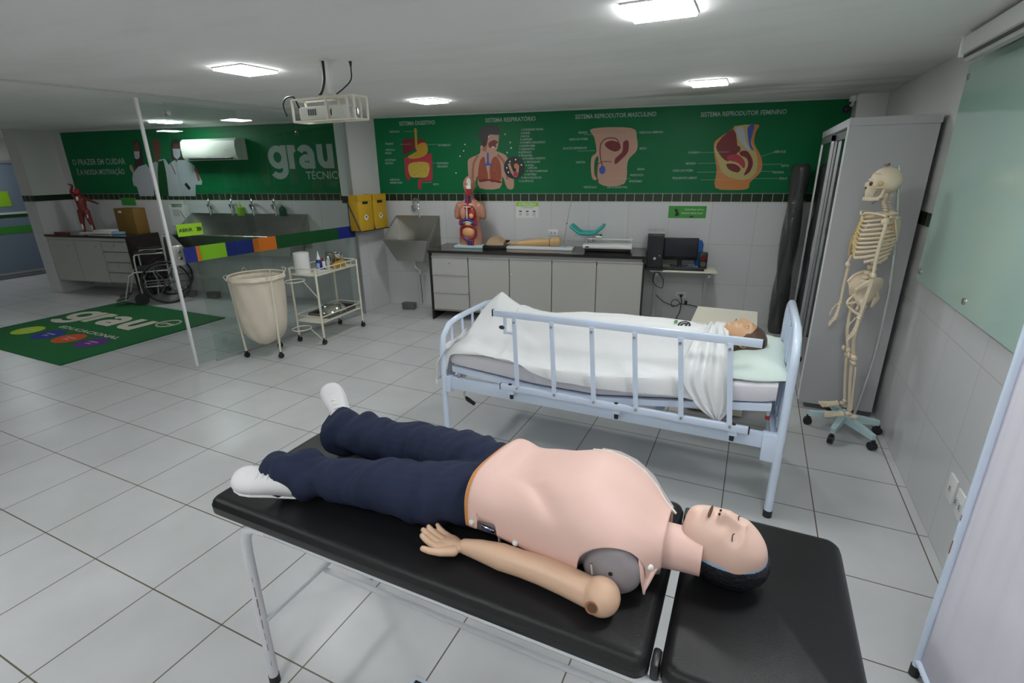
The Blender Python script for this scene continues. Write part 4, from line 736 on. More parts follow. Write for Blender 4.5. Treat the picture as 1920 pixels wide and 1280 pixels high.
# legs and feet
for sx in (-1, 1):
    hx = sx*.085
    bone('thigh_bone', [(hx, .0, .935), (hx+sx*.035, .0, .905), (hx+sx*.03, -.005, .80), (hx+sx*.01, -.012, .68), (hx-sx*.01, -.0, .575)], [.011]*6+[.0105]*30, knob=[((hx, .0, .935), .022), ((hx+sx*.042, .0, .915), .017), ((hx-sx*.028, -.0, .565), .021), ((hx+sx*.008, -.0, .565), .021)])
    G().sph((hx-sx*.01, -.028, .575), (.018, .010, .021), 12).part('kneecap', 'bone', sk)
    bone('shin_bone', [(hx-sx*.012, 0, .535), (hx-sx*.012, -.004, .50), (hx-sx*.012, .0, .35), (hx-sx*.012, .01, .20)], [.017]*3+[.0095]*30, knob=[((hx-sx*.026, 0, .532), .019), ((hx+sx*.004, 0, .532), .019), ((hx-sx*.014, .01, .195), .015)])
    bone('calf_bone', [(hx+sx*.022, .012, .51), (hx+sx*.018, .012, .35), (hx+sx*.010, .016, .20)], .0055)
    f = G().sph((hx, .035, .155), (.017, .03, .017), 12).sph((hx, .005, .172), (.020, .022, .014), 12)
    for q in range(5): f.sph((hx+(q-2)*.011, -.03, .168-.002*abs(q-1)), .011, 8)
    for q in range(5):
        x0 = hx+(q-2)*.012*(1 if sx > 0 else 1); ln = (.055, .055, .052, .048, .043)[q if sx < 0 else 4-q]
        for a_, b_ in (((x0, -.035, .166), (x0*1.0+(q-2)*.004, -.035-ln, .150)), ((x0+(q-2)*.004, -.037-ln, .150), (x0+(q-2)*.006, -.052-ln, .147)), ((x0+(q-2)*.006, -.054-ln, .147), (x0+(q-2)*.007, -.075-ln, .142))): f.cyl(a_, b_, .0055, .0045, 8).sph(a_, .0068, 8).sph(b_, .006, 8)
    f.part('foot', 'bone', sk)

# the body hangs a little forward of the stand, shoulders drawn up
def settle(o):
    for c in o.children: settle(c)
    if o.type != 'MESH' or o.name.split('.')[0] in ('stand_hub', 'foot_spoke', 'caster', 'pole'): return
    cs = []
    for v in o.data.vertices:
        x, y, z = v.co; cs += [x, y-.052*min(1, max(0, (z-.18)/.6)), z+.052*min(1, max(0, (z-1.04)/.16))*(1-min(1, max(0, (z-1.43)/.13)))]
    o.data.vertices.foreach_set('co', cs); o.data.update()
settle(sk)

# frosted glass board and projection screen case on the right wall
gb = thing('glass_board', 'large frosted green glass board on steel spacers on the right wall', 'glass board', (RX, 2.9, 0), 0)
G().box((-.025, -1.3, 1.66), (.008, 2.62, 1.18)).part('glass_panel', 'board', gb, smooth=False)
for y, z in ((-.04, 1.13), (-.82, 1.13), (-1.6, 1.13), (-.04, 2.18), (-.82, 2.18)): G().cyl((0, y, z), (-.036, y, z), .016).part('spacer', 'steel', gb)
ps = thing('projection_screen', 'white retracted projection screen case under the ceiling on the right', 'projection screen', (RX-.11, 2.62, H-.01), 0)
G().box((0, -1.1, -.055), (.08, 2.2, .085), bev=.012).part('case', 'white', ps); G().box((-.0, -1.1, -.103), (.05, 2.18, .012)).part('slot', 'black', ps, smooth=False); G().box((.0, -1.1, -.118), (.035, 2.18, .022), bev=.004).part('weight_bar', 'pale', ps); G().box((0, .006, -.055), (.09, .018, .10), bev=.006).box((0, .012, -.005), (.03, .03, .03)).part('end_cap', 'white', ps)
# ---------------------------------------------------------------- examination table with the training manikin
def wp(o, root):
    """shape was written in room coordinates: seat it in its thing's frame"""
    o.location = -Vector(root.location); return o
ORI = Vector((2.5, .195, 0))
et = thing('examination_table', 'black padded examination table on rusty white tube legs in the foreground', 'examination table', ORI)
def pad(x0, x1, y0, y1, z0, z1, rc, name='cushion'):
    g = G(); rings = []
    for z, ins in ((z0, .008), (z0+.010, .001), (z0+.035, 0), (z1-.022, .001), (z1-.010, .006), (z1-.003, .014), (z1, .026)):
        r = []
        for cx, cy, a0 in ((x1-rc, y1-rc, 0), (x0+rc, y1-rc, 90), (x0+rc, y0+rc, 180), (x1-rc, y0+rc, 270)):
            for k in range(7):
                a = R_(a0+15*k); r.append((cx+(rc-ins)*cos(a), cy+(rc-ins)*sin(a), z))
        rings.append(r)
    return g.loft(rings).part(name, 'vinyl', et)
wp(pad(1.648, 3.034, -.108, .497, .714, .772, .035), et); wp(pad(3.056, 3.445, -.108, .497, .714, .772, .04, 'head_cushion'), et)
def tub(name, pts, r, m, root, **k): return wp(G().tube(pts, r, 14, **k).part(name, m, root), root)
for y in (-.082, .462):
    tub('side_rail', [(1.87, y, .700), (3.36, y, .700)], .013, 'tubew', et)
    l = tub('leg', [(1.752, y, .03), (1.757, y, .35), (1.760, y, .58), (1.765, y, .635), (1.785, y, .678), (1.825, y, .698), (1.88, y, .700)], .0165, 'tubew', et)
    for z0_, z1_, r_ in ((.10, .12, .0008), (.17, .20, .0009), (.22, .25, .0007), (.27, .31, .0010), (.33, .36, .0013), (.365, .40, .0016), (.41, .45, .0012), (.47, .49, .0009), (.55, .58, .0007)): tub('rust_streak', [(1.7690, y-.0115, z0_), (1.7700, y-.0113, z1_)], r_, 'rust', et)
    wp(G().cyl((1.752, y, 0), (1.752, y, .035), .0185).part('foot_cap', 'rubber', et), et)
    tub('leg', [(3.34, y, .03), (3.31, y, .60), (3.28, y, .68), (3.22, y, .700)], .0165, 'tubew', et); wp(G().cyl((3.34, y, 0), (3.34, y, .035), .0185).part('foot_cap', 'rubber', et), et)
for x in (1.765, 3.32): tub('cross_brace', [(x, -.08, .29), (x, .46, .29)], .010, 'tubew', et)
for x in (1.90, 2.45, 3.02, 3.08): tub('cross_rail', [(x, -.08, .701), (x, .46, .701)], .011, 'tubew', et)
tub('stretcher', [(1.765, .20, .27), (3.32, .20, .27)], .010, 'tubew', et)
for y in (-.06, .47): wp(G().box((3.045, y, .725), (.018, .05, .06), bev=.006).part('hinge_block', 'black', et), et); wp(G().cyl((3.045, y+.02, .69), (3.085, y-.035*0+.02, .69), .016).box((3.045, y, .688), (.014, .14, .014)).part('hinge', 'white', et), et)

# the manikin, lying on its back, head to the right
MO = Vector((2.5, .205, .773))
mk = thing('cpr_manikin', 'pink training manikin in navy trousers and white shoes lying on the black table', 'training manikin', MO)
prof = [(-.05, 0, .142, .180), (.0, 0, .150, .203), (.04, 0, .153, .210), (.10, 0, .152, .195), (.18, -.002, .157, .202), (.25, -.004, .166, .216), (.32, -.004, .174, .224), (.38, -.006, .177, .212), (.43, -.010, .168, .190), (.47, -.016, .138, .168), (.50, -.024, .098, .152), (.53, -.028, .070, .142), (.56, -.03, .060, .138)]
def edge_deg(x):
    if .337 <= x <= .487: z = .074+math.sqrt(max(0, .0755**2-(x-.412)**2))
    else: z = lin_([(0, .070), (.048, .068), (.052, .100), (.105, .100), (.109, .064), (.2, .050), (.30, .028), (.324, .018), (.3369, .074), (.488, .058), (.505, .070), (.53, .082)], x)
    zt = ctab(prof, x)[2]; s = 2*z/zt-1; return 180-math.degrees(math.asin(max(-1, min(1, math.copysign(abs(s)**(2.9/2), s)))))
def lin_(tab, x):
    for a, b in zip(tab, tab[1:]):
        if x <= b[0]: return a[1]+(b[1]-a[1])*max(0, (x-a[0])/(b[0]-a[0]))
    return tab[-1][1]
def ring_pt(x, th, off=0, pw=2.9):
    yc, hw, zt = ctab(prof, x); c, s = cos(th), sin(th)
    hw += off; zz = zt/2+off
    ce = math.copysign(abs(c)**(2/pw), c); se = math.copysign(abs(s)**(2/pw), s)
    d = 0
    if s > 0:  # chest relief: breast muscles, breastbone groove, rib edge
        yy = hw*ce; g1 = lambda v, q: math.exp(-(v/q)**2)
        d += .004*g1(x-.33, .09)*g1(abs(yy)-.075, .07) - .003*g1(yy, .04)*g1(x-.30, .14)
        d -= .012*g1(x-.11, .055)*g1(yy, .09); d += .004*g1(x-.165-abs(yy)*.25, .03)*g1(abs(yy)-.06, .06); d -= .020*g1((x-.17)-max(0, -yy-.07)*1.1, .035)*max(0, min(1, (-yy-.02)/.06)); d -= .006*g1((x-.17)-max(0, yy-.07)*1.1, .035)*max(0, min(1, (yy-.02)/.06)); d += .004*g1(x-.44, .03)*g1(abs(yy)-.05, .04)
    yy = hw*ce; return Vector((x+.16*max(0, yy+.10)*max(0, 1-x/.16), yc+yy, zt/2+zz*se+d*max(0, se)))
NT = 72
base = G().loft([[ring_pt(x, 2*pi*k/NT, -.007-.010*(x > .33)) for k in range(NT)] for x in [.004+.511*i/56 for i in range(57)]]).part('torso_base', 'greyp', mk)
edge = [(-.02, 196), (.03, 197), (.036, 181), (.088, 181), (.093, 197), (.2, 204), (.315, 224), (.328, 200), (.35, 163), (.38, 152), (.42, 148), (.45, 160), (.466, 190), (.474, 226), (.482, 205), (.50, 192), (.52, 184)]
def edge_at(x):
    for a, b in zip(edge, edge[1:]):
        if x <= b[0]: return a[1]+(b[1]-a[1])*(x-a[0])/(b[0]-a[0])
    return edge[-1][1]
xs = sorted({.024+.494*i/90 for i in range(91)} | {.0485, .0515, .1055, .1085, .324, .328, .332, .3372, .4868, .4882})
g = G(); NS = 64
g.loft([[ring_pt(x, R_(-14 + 162*k/54 if k <= 54 else 148+(edge_deg(x)-148)*(k-54)/(NS-54)), .0035) for k in range(NS+1)] for x in xs], cap=False, closed=False)
skn = g.part('chest_skin', 'skinp', mk); sm = skn.modifiers.new('thick', 'SOLIDIFY'); sm.thickness = .004; sm.offset = 1
G().loft([[ring_pt(x, R_(-10+205*k/40), .002) for k in range(41)] for x in (.010, .030)], cap=False, closed=False).part('orange_band', 'orange', mk)
def snap(x, deg, off=.008):
    p = ring_pt(x, R_(deg), off); q = ring_pt(x, R_(deg), off+.006); n = (q-p).normalized()
    G().sph(p, .0085, 14).part('snap_button', 'white', mk)
for a in ((.036, 184), (.165, 190), (.498, 176)): snap(*a)
p = ring_pt(.078, R_(189), -.002); G().box(tuple(p), (.040, .007, .014), rot=(.45, .12, -.02), bev=.002).part('cable_socket', 'chrome', mk); G().box(tuple(p+Vector((0, -.003, -.001))), (.026, .006, .008), rot=(.45, .12, -.02), bev=.002).part('cable_socket_core', 'sblue', mk)
G().tube([ring_pt(.112, R_(192), .003), ring_pt(.110, R_(205), .006), ring_pt(.100, R_(222), .006), ring_pt(.09, R_(240), .004)], .0028, smooth=4).part('cord', 'pinkg', mk)
# side plate at the shoulder joint
sh_ = G().sph((.412, -.150, .074), (.072, .036, .070), 40).part('shoulder_plate', 'greyp', mk); G().cyl((.418, -.180, .085), (.418, -.1875, .086), .005).part('bolt_hole', 'black', sh_)
fl_ = [ring_pt(.474+.042*q/8, R_(edge_deg(.474+.042*q/8)-3), .0065) for q in range(9)]; tip = Vector((.492, -.158, .030))
o = G().loft([[p.lerp(tip, k/6)+Vector((0, -.006*sin(pi*k/6), 0)) for p in fl_] for k in range(6)]+[[tip+Vector((.0004*q, 0, 0)) for q in range(9)]], cap=False, closed=False).part('skin_tab', 'skinp', mk); o.modifiers.new('t', 'SOLIDIFY').thickness = .003
G().sph((.415, .150, .075), (.066, .026, .060), 24).part('shoulder_plate', 'greyp', mk)
# fold of zipped skin at the far shoulder
G().loft([[ring_pt(x, R_(a), o) for a, o in ((48, .004), (36, .020), (22, .028), (10, .016), (2, .004))] for x in (.30, .35, .40, .45, .49, .52)], cap=False, closed=False).part('skin_flap', 'pinkg', mk)
G().tube([ring_pt(x, R_(50), .008) for x in (.28, .33, .38, .43, .47, .50, .53)], .0035).part('zip', 'owhite', mk)
# neck
g = G(); g.loft([[Vector((x, yc+r*1.02*cos(2*pi*k/32), zc+r*.95*sin(2*pi*k/32))) for k in range(32)] for x, yc, zc, r in ((.48, -.03, .080, .058), (.52, -.03, .082, .057), (.56, -.03, .085, .055), (.60, -.03, .088, .056), (.605, -.03, .088, .056))])
g.part('neck', 'skinp', mk)
def orient(c, f):
    Z = Vector(c).normalized(); Y = -(Vector(f)-Z*Vector(f).dot(Z)).normalized(); X = Y.cross(Z)
    return Matrix((X, Y, Z)).transposed()
def place_head(o, pos, c, f, s=1.0):
    o.matrix_local = Matrix.Translation(pos) @ orient(c, f).to_4x4() @ Matrix.Scale(s, 4)
HP = (.648, .002, .106); HC = (.98, -.12, -.14); HF = (.12, -.27, .95)
hm = remesh(head_mesh(rx=.077, rz=.107, jaw=.25, jq=.42).part('head', 'skinf', mk), .0022, 1); place_head(hm, HP, HC, HF, .92)
G().tube([(.020, -.083, .016), (.031, -.0865, .0125), (.043, -.078, .016)], .0012, smooth=4).part('eyelid_slit', 'blackm', hm)
G().tube([(-.020, -.083, .016), (-.031, -.0865, .0125), (-.043, -.078, .016)], .0012, smooth=4).part('eyelid_slit', 'blackm', hm)
G().sph((0, -.1005, -.0525), (.023, .0045, .0040), 16).part('mouth_opening', 'sockt', hm)
for sx in (-1, 1): G().sph((sx*.0065, -.112, -.031), (.0035, .004, .003), 10).part('nostril', 'blackm', hm)
wig = G().sph((0, .036, .010), (.0875, .084, .113), 48).part('wig', 'hair', hm)
G().sph((0, .019, .006), (.0815, .0800, .1075), 40).part('skull_liner', 'bluep', hm)
for sx in (-1, 1): G().sph((sx*.086, .012, -.052), (.006, .010, .010), 12).part('side_button', 'pale', hm)
# trousers
def W3(*p): return Vector(p)-MO
near = [((2.465, .150, .862), .090), ((2.36, .115, .860), .090), ((2.24, .098, .856), .084), ((2.12, .078, .846), .069), ((2.03, .056, .844), .063), ((1.95, .038, .850), .070), ((1.885, .018, .850), .070)]
far = [((2.475, .275, .880), .088), ((2.36, .295, .874), .084), ((2.20, .302, .868), .078), ((2.08, .290, .868), .068), ((1.99, .270, .882), .074), ((1.92, .262, .880), .084), ((1.875, .28, .868), .078)]
g = G()
for ch_ in (near, far): g.caps([(W3(*p), r) for p, r in ch_], 20)
g.sph(W3(2.475, .21, .858), (.06, .143, .084), 28)
for (x, y, z, r1) in ((1.890, .018, .85, .075), (1.885, .265, .878, .086)): g.sph(W3(x, y, z), (.034, r1, r1), 20)
tr = remesh(g.part('trousers', 'navy', mk), .0055, 3)
baked(tr)
def pull(v):
    x = v.x+MO.x; nz = lambda a, b, c: noise.noise(Vector((a, b, c)))
    cuff = max(0, min(1, (2.10-x)/.16)); hip = max(0, min(1, (x-2.30)/.12))
    s1 = sin(62*x+30*abs(v.y)+22*v.z+7*nz(x*5, v.y*5, v.z*5)); s2 = sin(130*x-60*v.y+9*nz(x*7, v.y*7, 3)); s3 = nz(x*10, v.y*8, v.z*8+4)
    return (.0028+.0045*cuff+.0015*hip)*s1+.0018*s2+(.010+.012*cuff)*s3
cs = []
for v in tr.data.vertices: cs.extend(v.co+v.normal*pull(v.co) if v.co.z > .003 else v.co)
cs[2::3] = [max(z, .0008) for z in cs[2::3]]
tr.data.vertices.foreach_set('co', cs); tr.data.update()
tr.data.shade_smooth(); m = tr.modifiers.new('sm', 'SMOOTH'); m.iterations = 2
G().tube([W3(2.515, .21+.138*cos(a), .855+.078*sin(a)) for a in [2*pi*k/30 for k in range(30)]], .008, closed=True).part('waistband', 'navy', mk)
def shoe(heel, toe, up, name='shoe'):
    heel = Vector(heel); toe = Vector(toe); X = (toe-heel); L_ = X.length; X.normalize(); Z = Vector(up); Z = (Z-X*Z.dot(X)).normalized(); Y = Z.cross(X)
    mt = Matrix.Translation(heel) @ Matrix((X, Y, Z)).transposed().to_4x4() @ Matrix.Scale(L_/.27, 4)
    pr = [(-.008, .018, .05), (.0, .030, .060), (.03, .036, .075), (.07, .040, .086), (.11, .043, .086), (.15, .048, .078), (.19, .053, .068), (.225, .052, .062), (.25, .042, .054), (.266, .025, .040), (.272, .008, .025)]
    g = G(); g.loft([[(x, w*math.copysign(abs(cos(t))**.75, cos(t)), .006+h*(.5+.5*sin(t)) if sin(t) > 0 else .006+h*(.5+.5*max(-1, 1.6*sin(t)))) for t in [2*pi*k/28 for k in range(28)]] for x, w, h in [ctab([(q[0],)+q for q in pr], -.008+.28*i/34) for i in range(35)]])
    o = g.part(name, 'shoe', mk); o.matrix_local = mt
    s2 = G().loft([[(x, w*1.04*math.copysign(abs(cos(t))**.8, cos(t)), .008+.010*sin(t)) for t in [2*pi*k/20 for k in range(20)]] for x, w, h in pr]); s2.part('sole', 'white', o)
    for i in range(4): G().tube([(.105+.022*i, -.034, .060-.003*i), (.102+.022*i, 0, .099-.006*i), (.105+.022*i, .034, .060-.003*i)], .0050, smooth=4).part('lace', 'white', o)
    G().tube([(.185, -.052, .030), (.198, -.034, .060), (.205, 0, .070), (.198, .034, .060), (.185, .052, .030)], .0030, smooth=4).part('toe_seam', 'shoe', o); return o
shoe(W3(1.940, .030, .792), W3(1.740, -.062, .832), (.02, -.48, .85))
shoe(W3(1.895, .290, .850), W3(1.768, .345, 1.000), (.45, -.62, .62))

# loose arm lying palm up beside the torso
AO = Vector((2.70, .0, .773)); AS = Vector((-.008, .022, 0))
ra = thing('manikin_arm', 'detached tan manikin arm with ball joint lying palm up at the table edge', 'manikin arm', AO)
def A3(*p): return Vector(p)-AO+AS*((p[0]-2.45)/.45)
g = G().caps([(A3(2.885, -.030, .814), .036), (A3(2.82, -.014, .812), .036), (A3(2.755, -.003, .811), .0355), (A3(2.70, .0, .810), .033), (A3(2.64, .006, .807), .034), (A3(2.575, .012, .803), .027), (A3(2.530, .014, .799), .0205)], 20)
g.sph(A3(2.915, -.036, .818), .0445, 28)
g.sph(A3(2.490, .008, .796), (.036, .030, .016), 18).sph(A3(2.478, -.012, .797), (.034, .014, .014), 14).sph(A3(2.480, .028, .796), (.028, .013, .013), 14)
fing = [((2.466, -.018), (-.985, .12), .056, .0098), ((2.462, -.000), (-.985, .14), .062, .0098), ((2.464, .017), (-.98, .16), .058, .0094), ((2.470, .033), (-.97, .20), .046, .0084)]
for (bx, by), (dx, dy), l, r in fing:
    b0 = A3(bx, by, .798); g.caps([(b0, r), (b0+Vector((dx*l*.45, dy*l*.45, .004)), r*.95), (b0+Vector((dx*l*.78, dy*l*.78, .010)), r*.88), (b0+Vector((dx*l, dy*l, .018)), r*.78)], 12)
g.caps([(A3(2.510, -.014, .800), .014), (A3(2.482, -.034, .804), .011), (A3(2.456, -.044, .808), .0092), (A3(2.438, -.047, .812), .008)], 12)
remesh(g.part('arm_shell', 'skint', ra), .0026, 4)
G().cyl(A3(2.905, -.0795, .822), A3(2.905, -.0815, .8225), .0150, n=28).part('socket_hole', 'pskin2', ra); G().cyl(A3(2.9065, -.0812, .8235), A3(2.9065, -.0820, .8237), .0110, n=24).part('socket_bore', 'sockt', ra); G().cyl(A3(2.885, -.010, .850), A3(2.880, -.005, .874), .0034).part('steel_pin', 'chrome', ra)
# ---------------------------------------------------------------- hospital bed
BO = Vector((2.385, 2.05, 0))
bd = thing('hospital_bed', 'pale blue tubular hospital bed with raised side rail and crank', 'hospital bed', BO)
def bt(name, pts, r, m='bedblue', **k): return wp(G().tube(pts, r, 14, **k).part(name, m, bd), bd)
def bb(name, c, d, m='bedblue', **k): return wp(G().box(c, d, **k).part(name, m, bd), bd)
Y0, Y1, XF, XH = 1.655, 2.455, 1.405, 3.372
bt('footboard', [(XF, Y0, .03), (XF, Y0, .66), (XF, Y0+.02, .74), (XF, Y0+.09, .80), (XF, Y0+.2, .815), (XF, Y1-.2, .815), (XF, Y1-.09, .80), (XF, Y1-.02, .74), (XF, Y1, .66), (XF, Y1, .03)], .0185)
for k in range(5): bt('footboard_bar', [(XF, Y0+.12+.14*k, .40), (XF, Y0+.12+.14*k, .81)], .009)
bt('headboard', [(XH, Y0, .03), (XH, Y0, .84), (XH, Y0+.008, .90), (XH, Y0+.06, .965), (XH, Y0+.14, .995), (XH, Y1-.14, .995), (XH, Y1-.06, .965), (XH, Y1-.008, .90), (XH, Y1, .84), (XH, Y1, .03)], .0205)
wp(G().loft([[(XH+dx, Y0+.03, .45), (XH+dx, Y0+.03, .87), (XH+dx, Y0+.13, .975), (XH+dx, Y1-.13, .975), (XH+dx, Y1-.03, .87), (XH+dx, Y1-.03, .45)] for dx in (-.006, .006)]).part('headboard_panel', 'bedblue', bd, smooth=False), bd)
for k in range(5): bt('headboard_bar', [(XH-.012, Y0+.12+.14*k, .46), (XH-.012, Y0+.12+.14*k, .965)], .008)
for x in (XF, XH):
    for y in (Y0, Y1): wp(G().cyl((x, y, 0), (x, y, .04), .022).part('foot_cap', 'rubber', bd), bd)
for y in (Y0+.025, Y1-.025): bb('side_beam', ((XF+XH)/2, y, .425), (XH-XF-.03, .03, .085), bev=.004)
for x in (XF+.03, XH-.03): bb('end_beam', (x, (Y0+Y1)/2, .425), (.03, .76, .06), bev=.003)
bb('bracket', (XH-.045, Y0+.012, .40), (.07, .05, .15), bev=.004); bb('bracket', (XF+.03, Y0+.012, .42), (.04, .05, .11), bev=.004)
for a, b in (((XF+.05, .520), (2.02, .478)), ((2.02, .478), (2.42, .478)), ((2.42, .478), (3.31, .605))):
    for y in (Y0+.035, Y1-.035): wp(G().loft([[(x, y+dy, z+dz) for dy, dz in ((-.012, -.018), (.012, -.018), (.012, .018), (-.012, .018))] for x, z in (a, b)]).part('platform_rail', 'bedblue', bd, smooth=False), bd)
    wp(G().loft([[(x, y, z+dz) for y, dz in ((Y0+.04, .004), (Y1-.04, .004), (Y1-.04, .012), (Y0+.04, .012))] for x, z in (a, b)]).part('platform_panel', 'bedblue', bd, smooth=False), bd)
bb('cross_brace', (1.95, 2.05, .40), (.04, .74, .04)); bb('cross_brace', (2.75, 2.05, .40), (.04, .74, .04)); wp(G().cyl((1.5, 2.05, .38), (3.0, 2.05, .38), .012).part('crank_shaft', 'alu', bd), bd)
for x, z in ((3.30, .56), (3.02, .545), (1.50, .47), (2.06, .42)): wp(G().cyl((x, Y0+.03, z), (x, Y0+.03, z+.03), .008).part('pin', 'alu', bd), bd); wp(G().cyl((x, Y0+.03, z-.02), (x, Y0+.03, z), .011).part('pin_cap', 'ored', bd), bd)
cr_ = bt('crank', [(1.44, 1.80, .42), (1.47, 1.79, .42), (1.475, 1.785, .38), (1.485, 1.775, .35), (1.485, 1.765, .305), (1.50, 1.76, .29)], .0075, 'alu', smooth=3); wp(G().tube([(1.50, 1.76, .29), (1.52, 1.75, .282), (1.58, 1.73, .27)], [.009, .015, .013]).part('crank_grip', 'black', bd), bd)
# side rail
RY = 1.618
bb('side_rail_top', (2.513, RY, .952), (1.425, .022, .040), bev=.003); bb('side_rail_bottom', (2.53, RY, .492), (1.38, .024, .036), bev=.003)
for x in (1.797, 3.229): bb('rail_end_plug', (x, RY, .952), (.008, .024, .042), 'black', bev=.002)
for x in (1.838, 3.224): bb('rail_end_plug', (x, RY, .492), (.006, .026, .038), 'black', bev=.002)
for k in range(6):
    x = 1.937+.230*k
    u = wp(G().loft([[(xx-.013, RY-.010-.006, z), (xx+.013, RY-.010-.006, z), (xx+.013, RY-.010, z), (xx-.013, RY-.010, z)] for xx, z in ((x, .938), (x+.018+.006*k, .475))]).part('rail_upright', 'bedblue', bd, smooth=False), bd)
    for xx, z in ((x+.001, .912), (x+.017+.006*k, .502)): wp(G().cyl((xx, RY-.024, z), (xx, RY-.014, z), .0075).part('bolt', 'steel', bd), bd)
for x in (1.90, 2.55, 3.15): wp(G().box((x, RY+.02, .47), (.045, .05, .05), bev=.004).part('rail_clamp', 'bedblue', bd), bd); wp(G().cyl((x, RY+.02, .41), (x, RY+.02, .445), .012).sph((x, RY, .512), (.012, .012, .005), 12).part('clamp_knob', 'black', bd), bd)
bb('latch_arm', (1.872, RY+.002, .885), (.018, .010, .11)); wp(G().sph((1.853, RY, .868), (.020, .012, .012), 14).part('latch_knob', 'black', bd), bd); bb('latch_link', (1.905, RY, .838), (.07, .010, .012))
def zplat(x):
    return lerp_tab([(1.40, .518), (2.02, .470), (2.42, .470), (3.33, .622)], x)[0]
def lin(tab, x):
    for a, b in zip(tab, tab[1:]):
        if x <= b[0]: t = max(0, (x-a[0])/(b[0]-a[0])); return a[1]+(b[1]-a[1])*t
    return tab[-1][1]
zp = lambda x: lin([(1.40, .540), (2.02, .498), (2.42, .498), (3.34, .624)], x)
mt_ = thing('mattress', 'white covered mattress on the hospital bed', 'mattress', (2.39, 2.05, .55))
g = G(); rings = []
for i in range(31):
    x = 1.44+1.885*i/30; e = min(1, (i+.6)/1.5, (30.6-i)/1.5); r = []
    for k in range(32):
        t = 2*pi*k/32; c, s = cos(t), sin(t)
        r.append((x, 2.055+.372*math.copysign(abs(c)**.12, c)*(.97+.03*e), zp(x)+.06+(.058*math.copysign(abs(s)**.35, s))*(.85+.15*e)))
    rings.append(r)
wp(g.loft(rings).part('mattress_cover', 'matt', mt_), mt_)
# pillow
pw = thing('pillow', 'mint green pillow under the manikin head on the hospital bed', 'pillow', (3.215, 2.03, .74))
g = G(); rings = []
for i in range(21):
    u = -1+2*i/20; r = []
    for k in range(40):
        t = 2*pi*k/40; c, s = cos(t), sin(t)
        w = math.copysign(abs(c)**.55, c); fl = (1-abs(u)**3.2)*.9+.1
        r.append((.145*u+.012*sin(5*w), .345*w*(1-.06*abs(u)), .052*s*fl*(1-.35*abs(w)**6)+.014*w*w*0+.016+.006*sin(9*w+4*u)*abs(s)-.02*max(0, -w)**6+.10*u*.145))
    rings.append(r)
o = g.loft(rings).part('pillowcase', 'mint', pw); o.location = (0, -.0, 0)
# patient manikin
pm = thing('patient_manikin', 'brown haired manikin lying under the white sheet in the hospital bed', 'training manikin', (2.45, 2.05, .66))
def P3(*p): return Vector(p)-Vector(pm.location)
g = G().caps([(P3(2.98, 2.04, .775), .085), (P3(2.75, 2.04, .775), .10), (P3(2.5, 2.04, .745), .10), (P3(2.35, 2.04, .72), .095)], 16).caps([(P3(2.95, 1.92, .76), .06), (P3(2.95, 2.16, .76), .06)], 14)
for sy in (-1, 1): g.caps([(P3(2.38, 2.04+sy*.08, .70), .07), (P3(2.0, 2.04+sy*.08, .69), .055), (P3(1.68, 2.04+sy*.07, .70), .04), (P3(1.62, 2.04+sy*.07, .80), .035), (P3(1.63, 2.04+sy*.03, .85), .026)], 14)
g.caps([(P3(3.0, 2.035, .80), .052), (P3(3.06, 2.03, .815), .050)], 16); remesh(g.part('body', 'bface', pm), .008, 3)
ph = remesh(ear_g(ear_g(head_mesh(), .069), -.069, 1, -1).part('head', 'bface', pm), .0030, 1); place_head(ph, P3(3.138, 2.02, .848), (.985, -.03, -.06), (-.03, -.10, 1), .95)
G().sph((0, .016, .030), (.0835, .1005, .1035), 44).sph((0, .045, -.01), (.074, .065, .085), 30).part('hair', 'bhair', ph)
for sx in (-1, 1): G().sph((sx*.032, -.082, .016), (.011, .006, .005), 14).part('eye', 'owhite', ph); G().sph((sx*.032, -.0875, .016), (.004, .002, .004), 10).part('iris', 'black', ph)
G().sph((0, -.1035, -.053), (.016, .003, .0022), 14).part('mouth', 'liver', ph)
# sheet over the manikin
shd = thing('bed_sheet', 'white sheet draped over the manikin and tented at its feet', 'sheet', (2.3, 2.05, .7))
top_c = [(1.37, .66), (1.43, .70), (1.50, .83), (1.57, .90), (1.645, .962), (1.70, .925), (1.76, .888), (1.85, .862), (1.976, .853), (2.1, .862), (2.228, .872), (2.4, .882), (2.56, .886), (2.75, .890), (2.87, .885), (2.96, .875), (3.04, .862)]
hang = [(1.37, .48), (1.43, .52), (1.455, .62), (1.487, .636), (1.70, .655), (1.88, .655), (1.95, .635), (2.0, .605), (2.09, .575), (2.17, .560), (2.28, .562), (2.41, .556), (2.54, .566), (2.66, .572), (2.77, .586), (2.89, .594), (2.99, .585), (3.05, .58)]
def sheet_z(x, y):
    zc = lin(top_c, x); yy = (y-2.05)
    edge_h = zp(min(max(x, 1.44), 3.3))+.126
    wdt = .19+.03*sin(3*x); b = math.exp(-(abs(yy)/wdt)**2.6) if x > 1.78 else math.exp(-(abs(yy)/(.20+.05*(1.78-x)))**1.7)
    return edge_h+max(0, zc-edge_h)*b
g = G(); rows = []
NX = 150
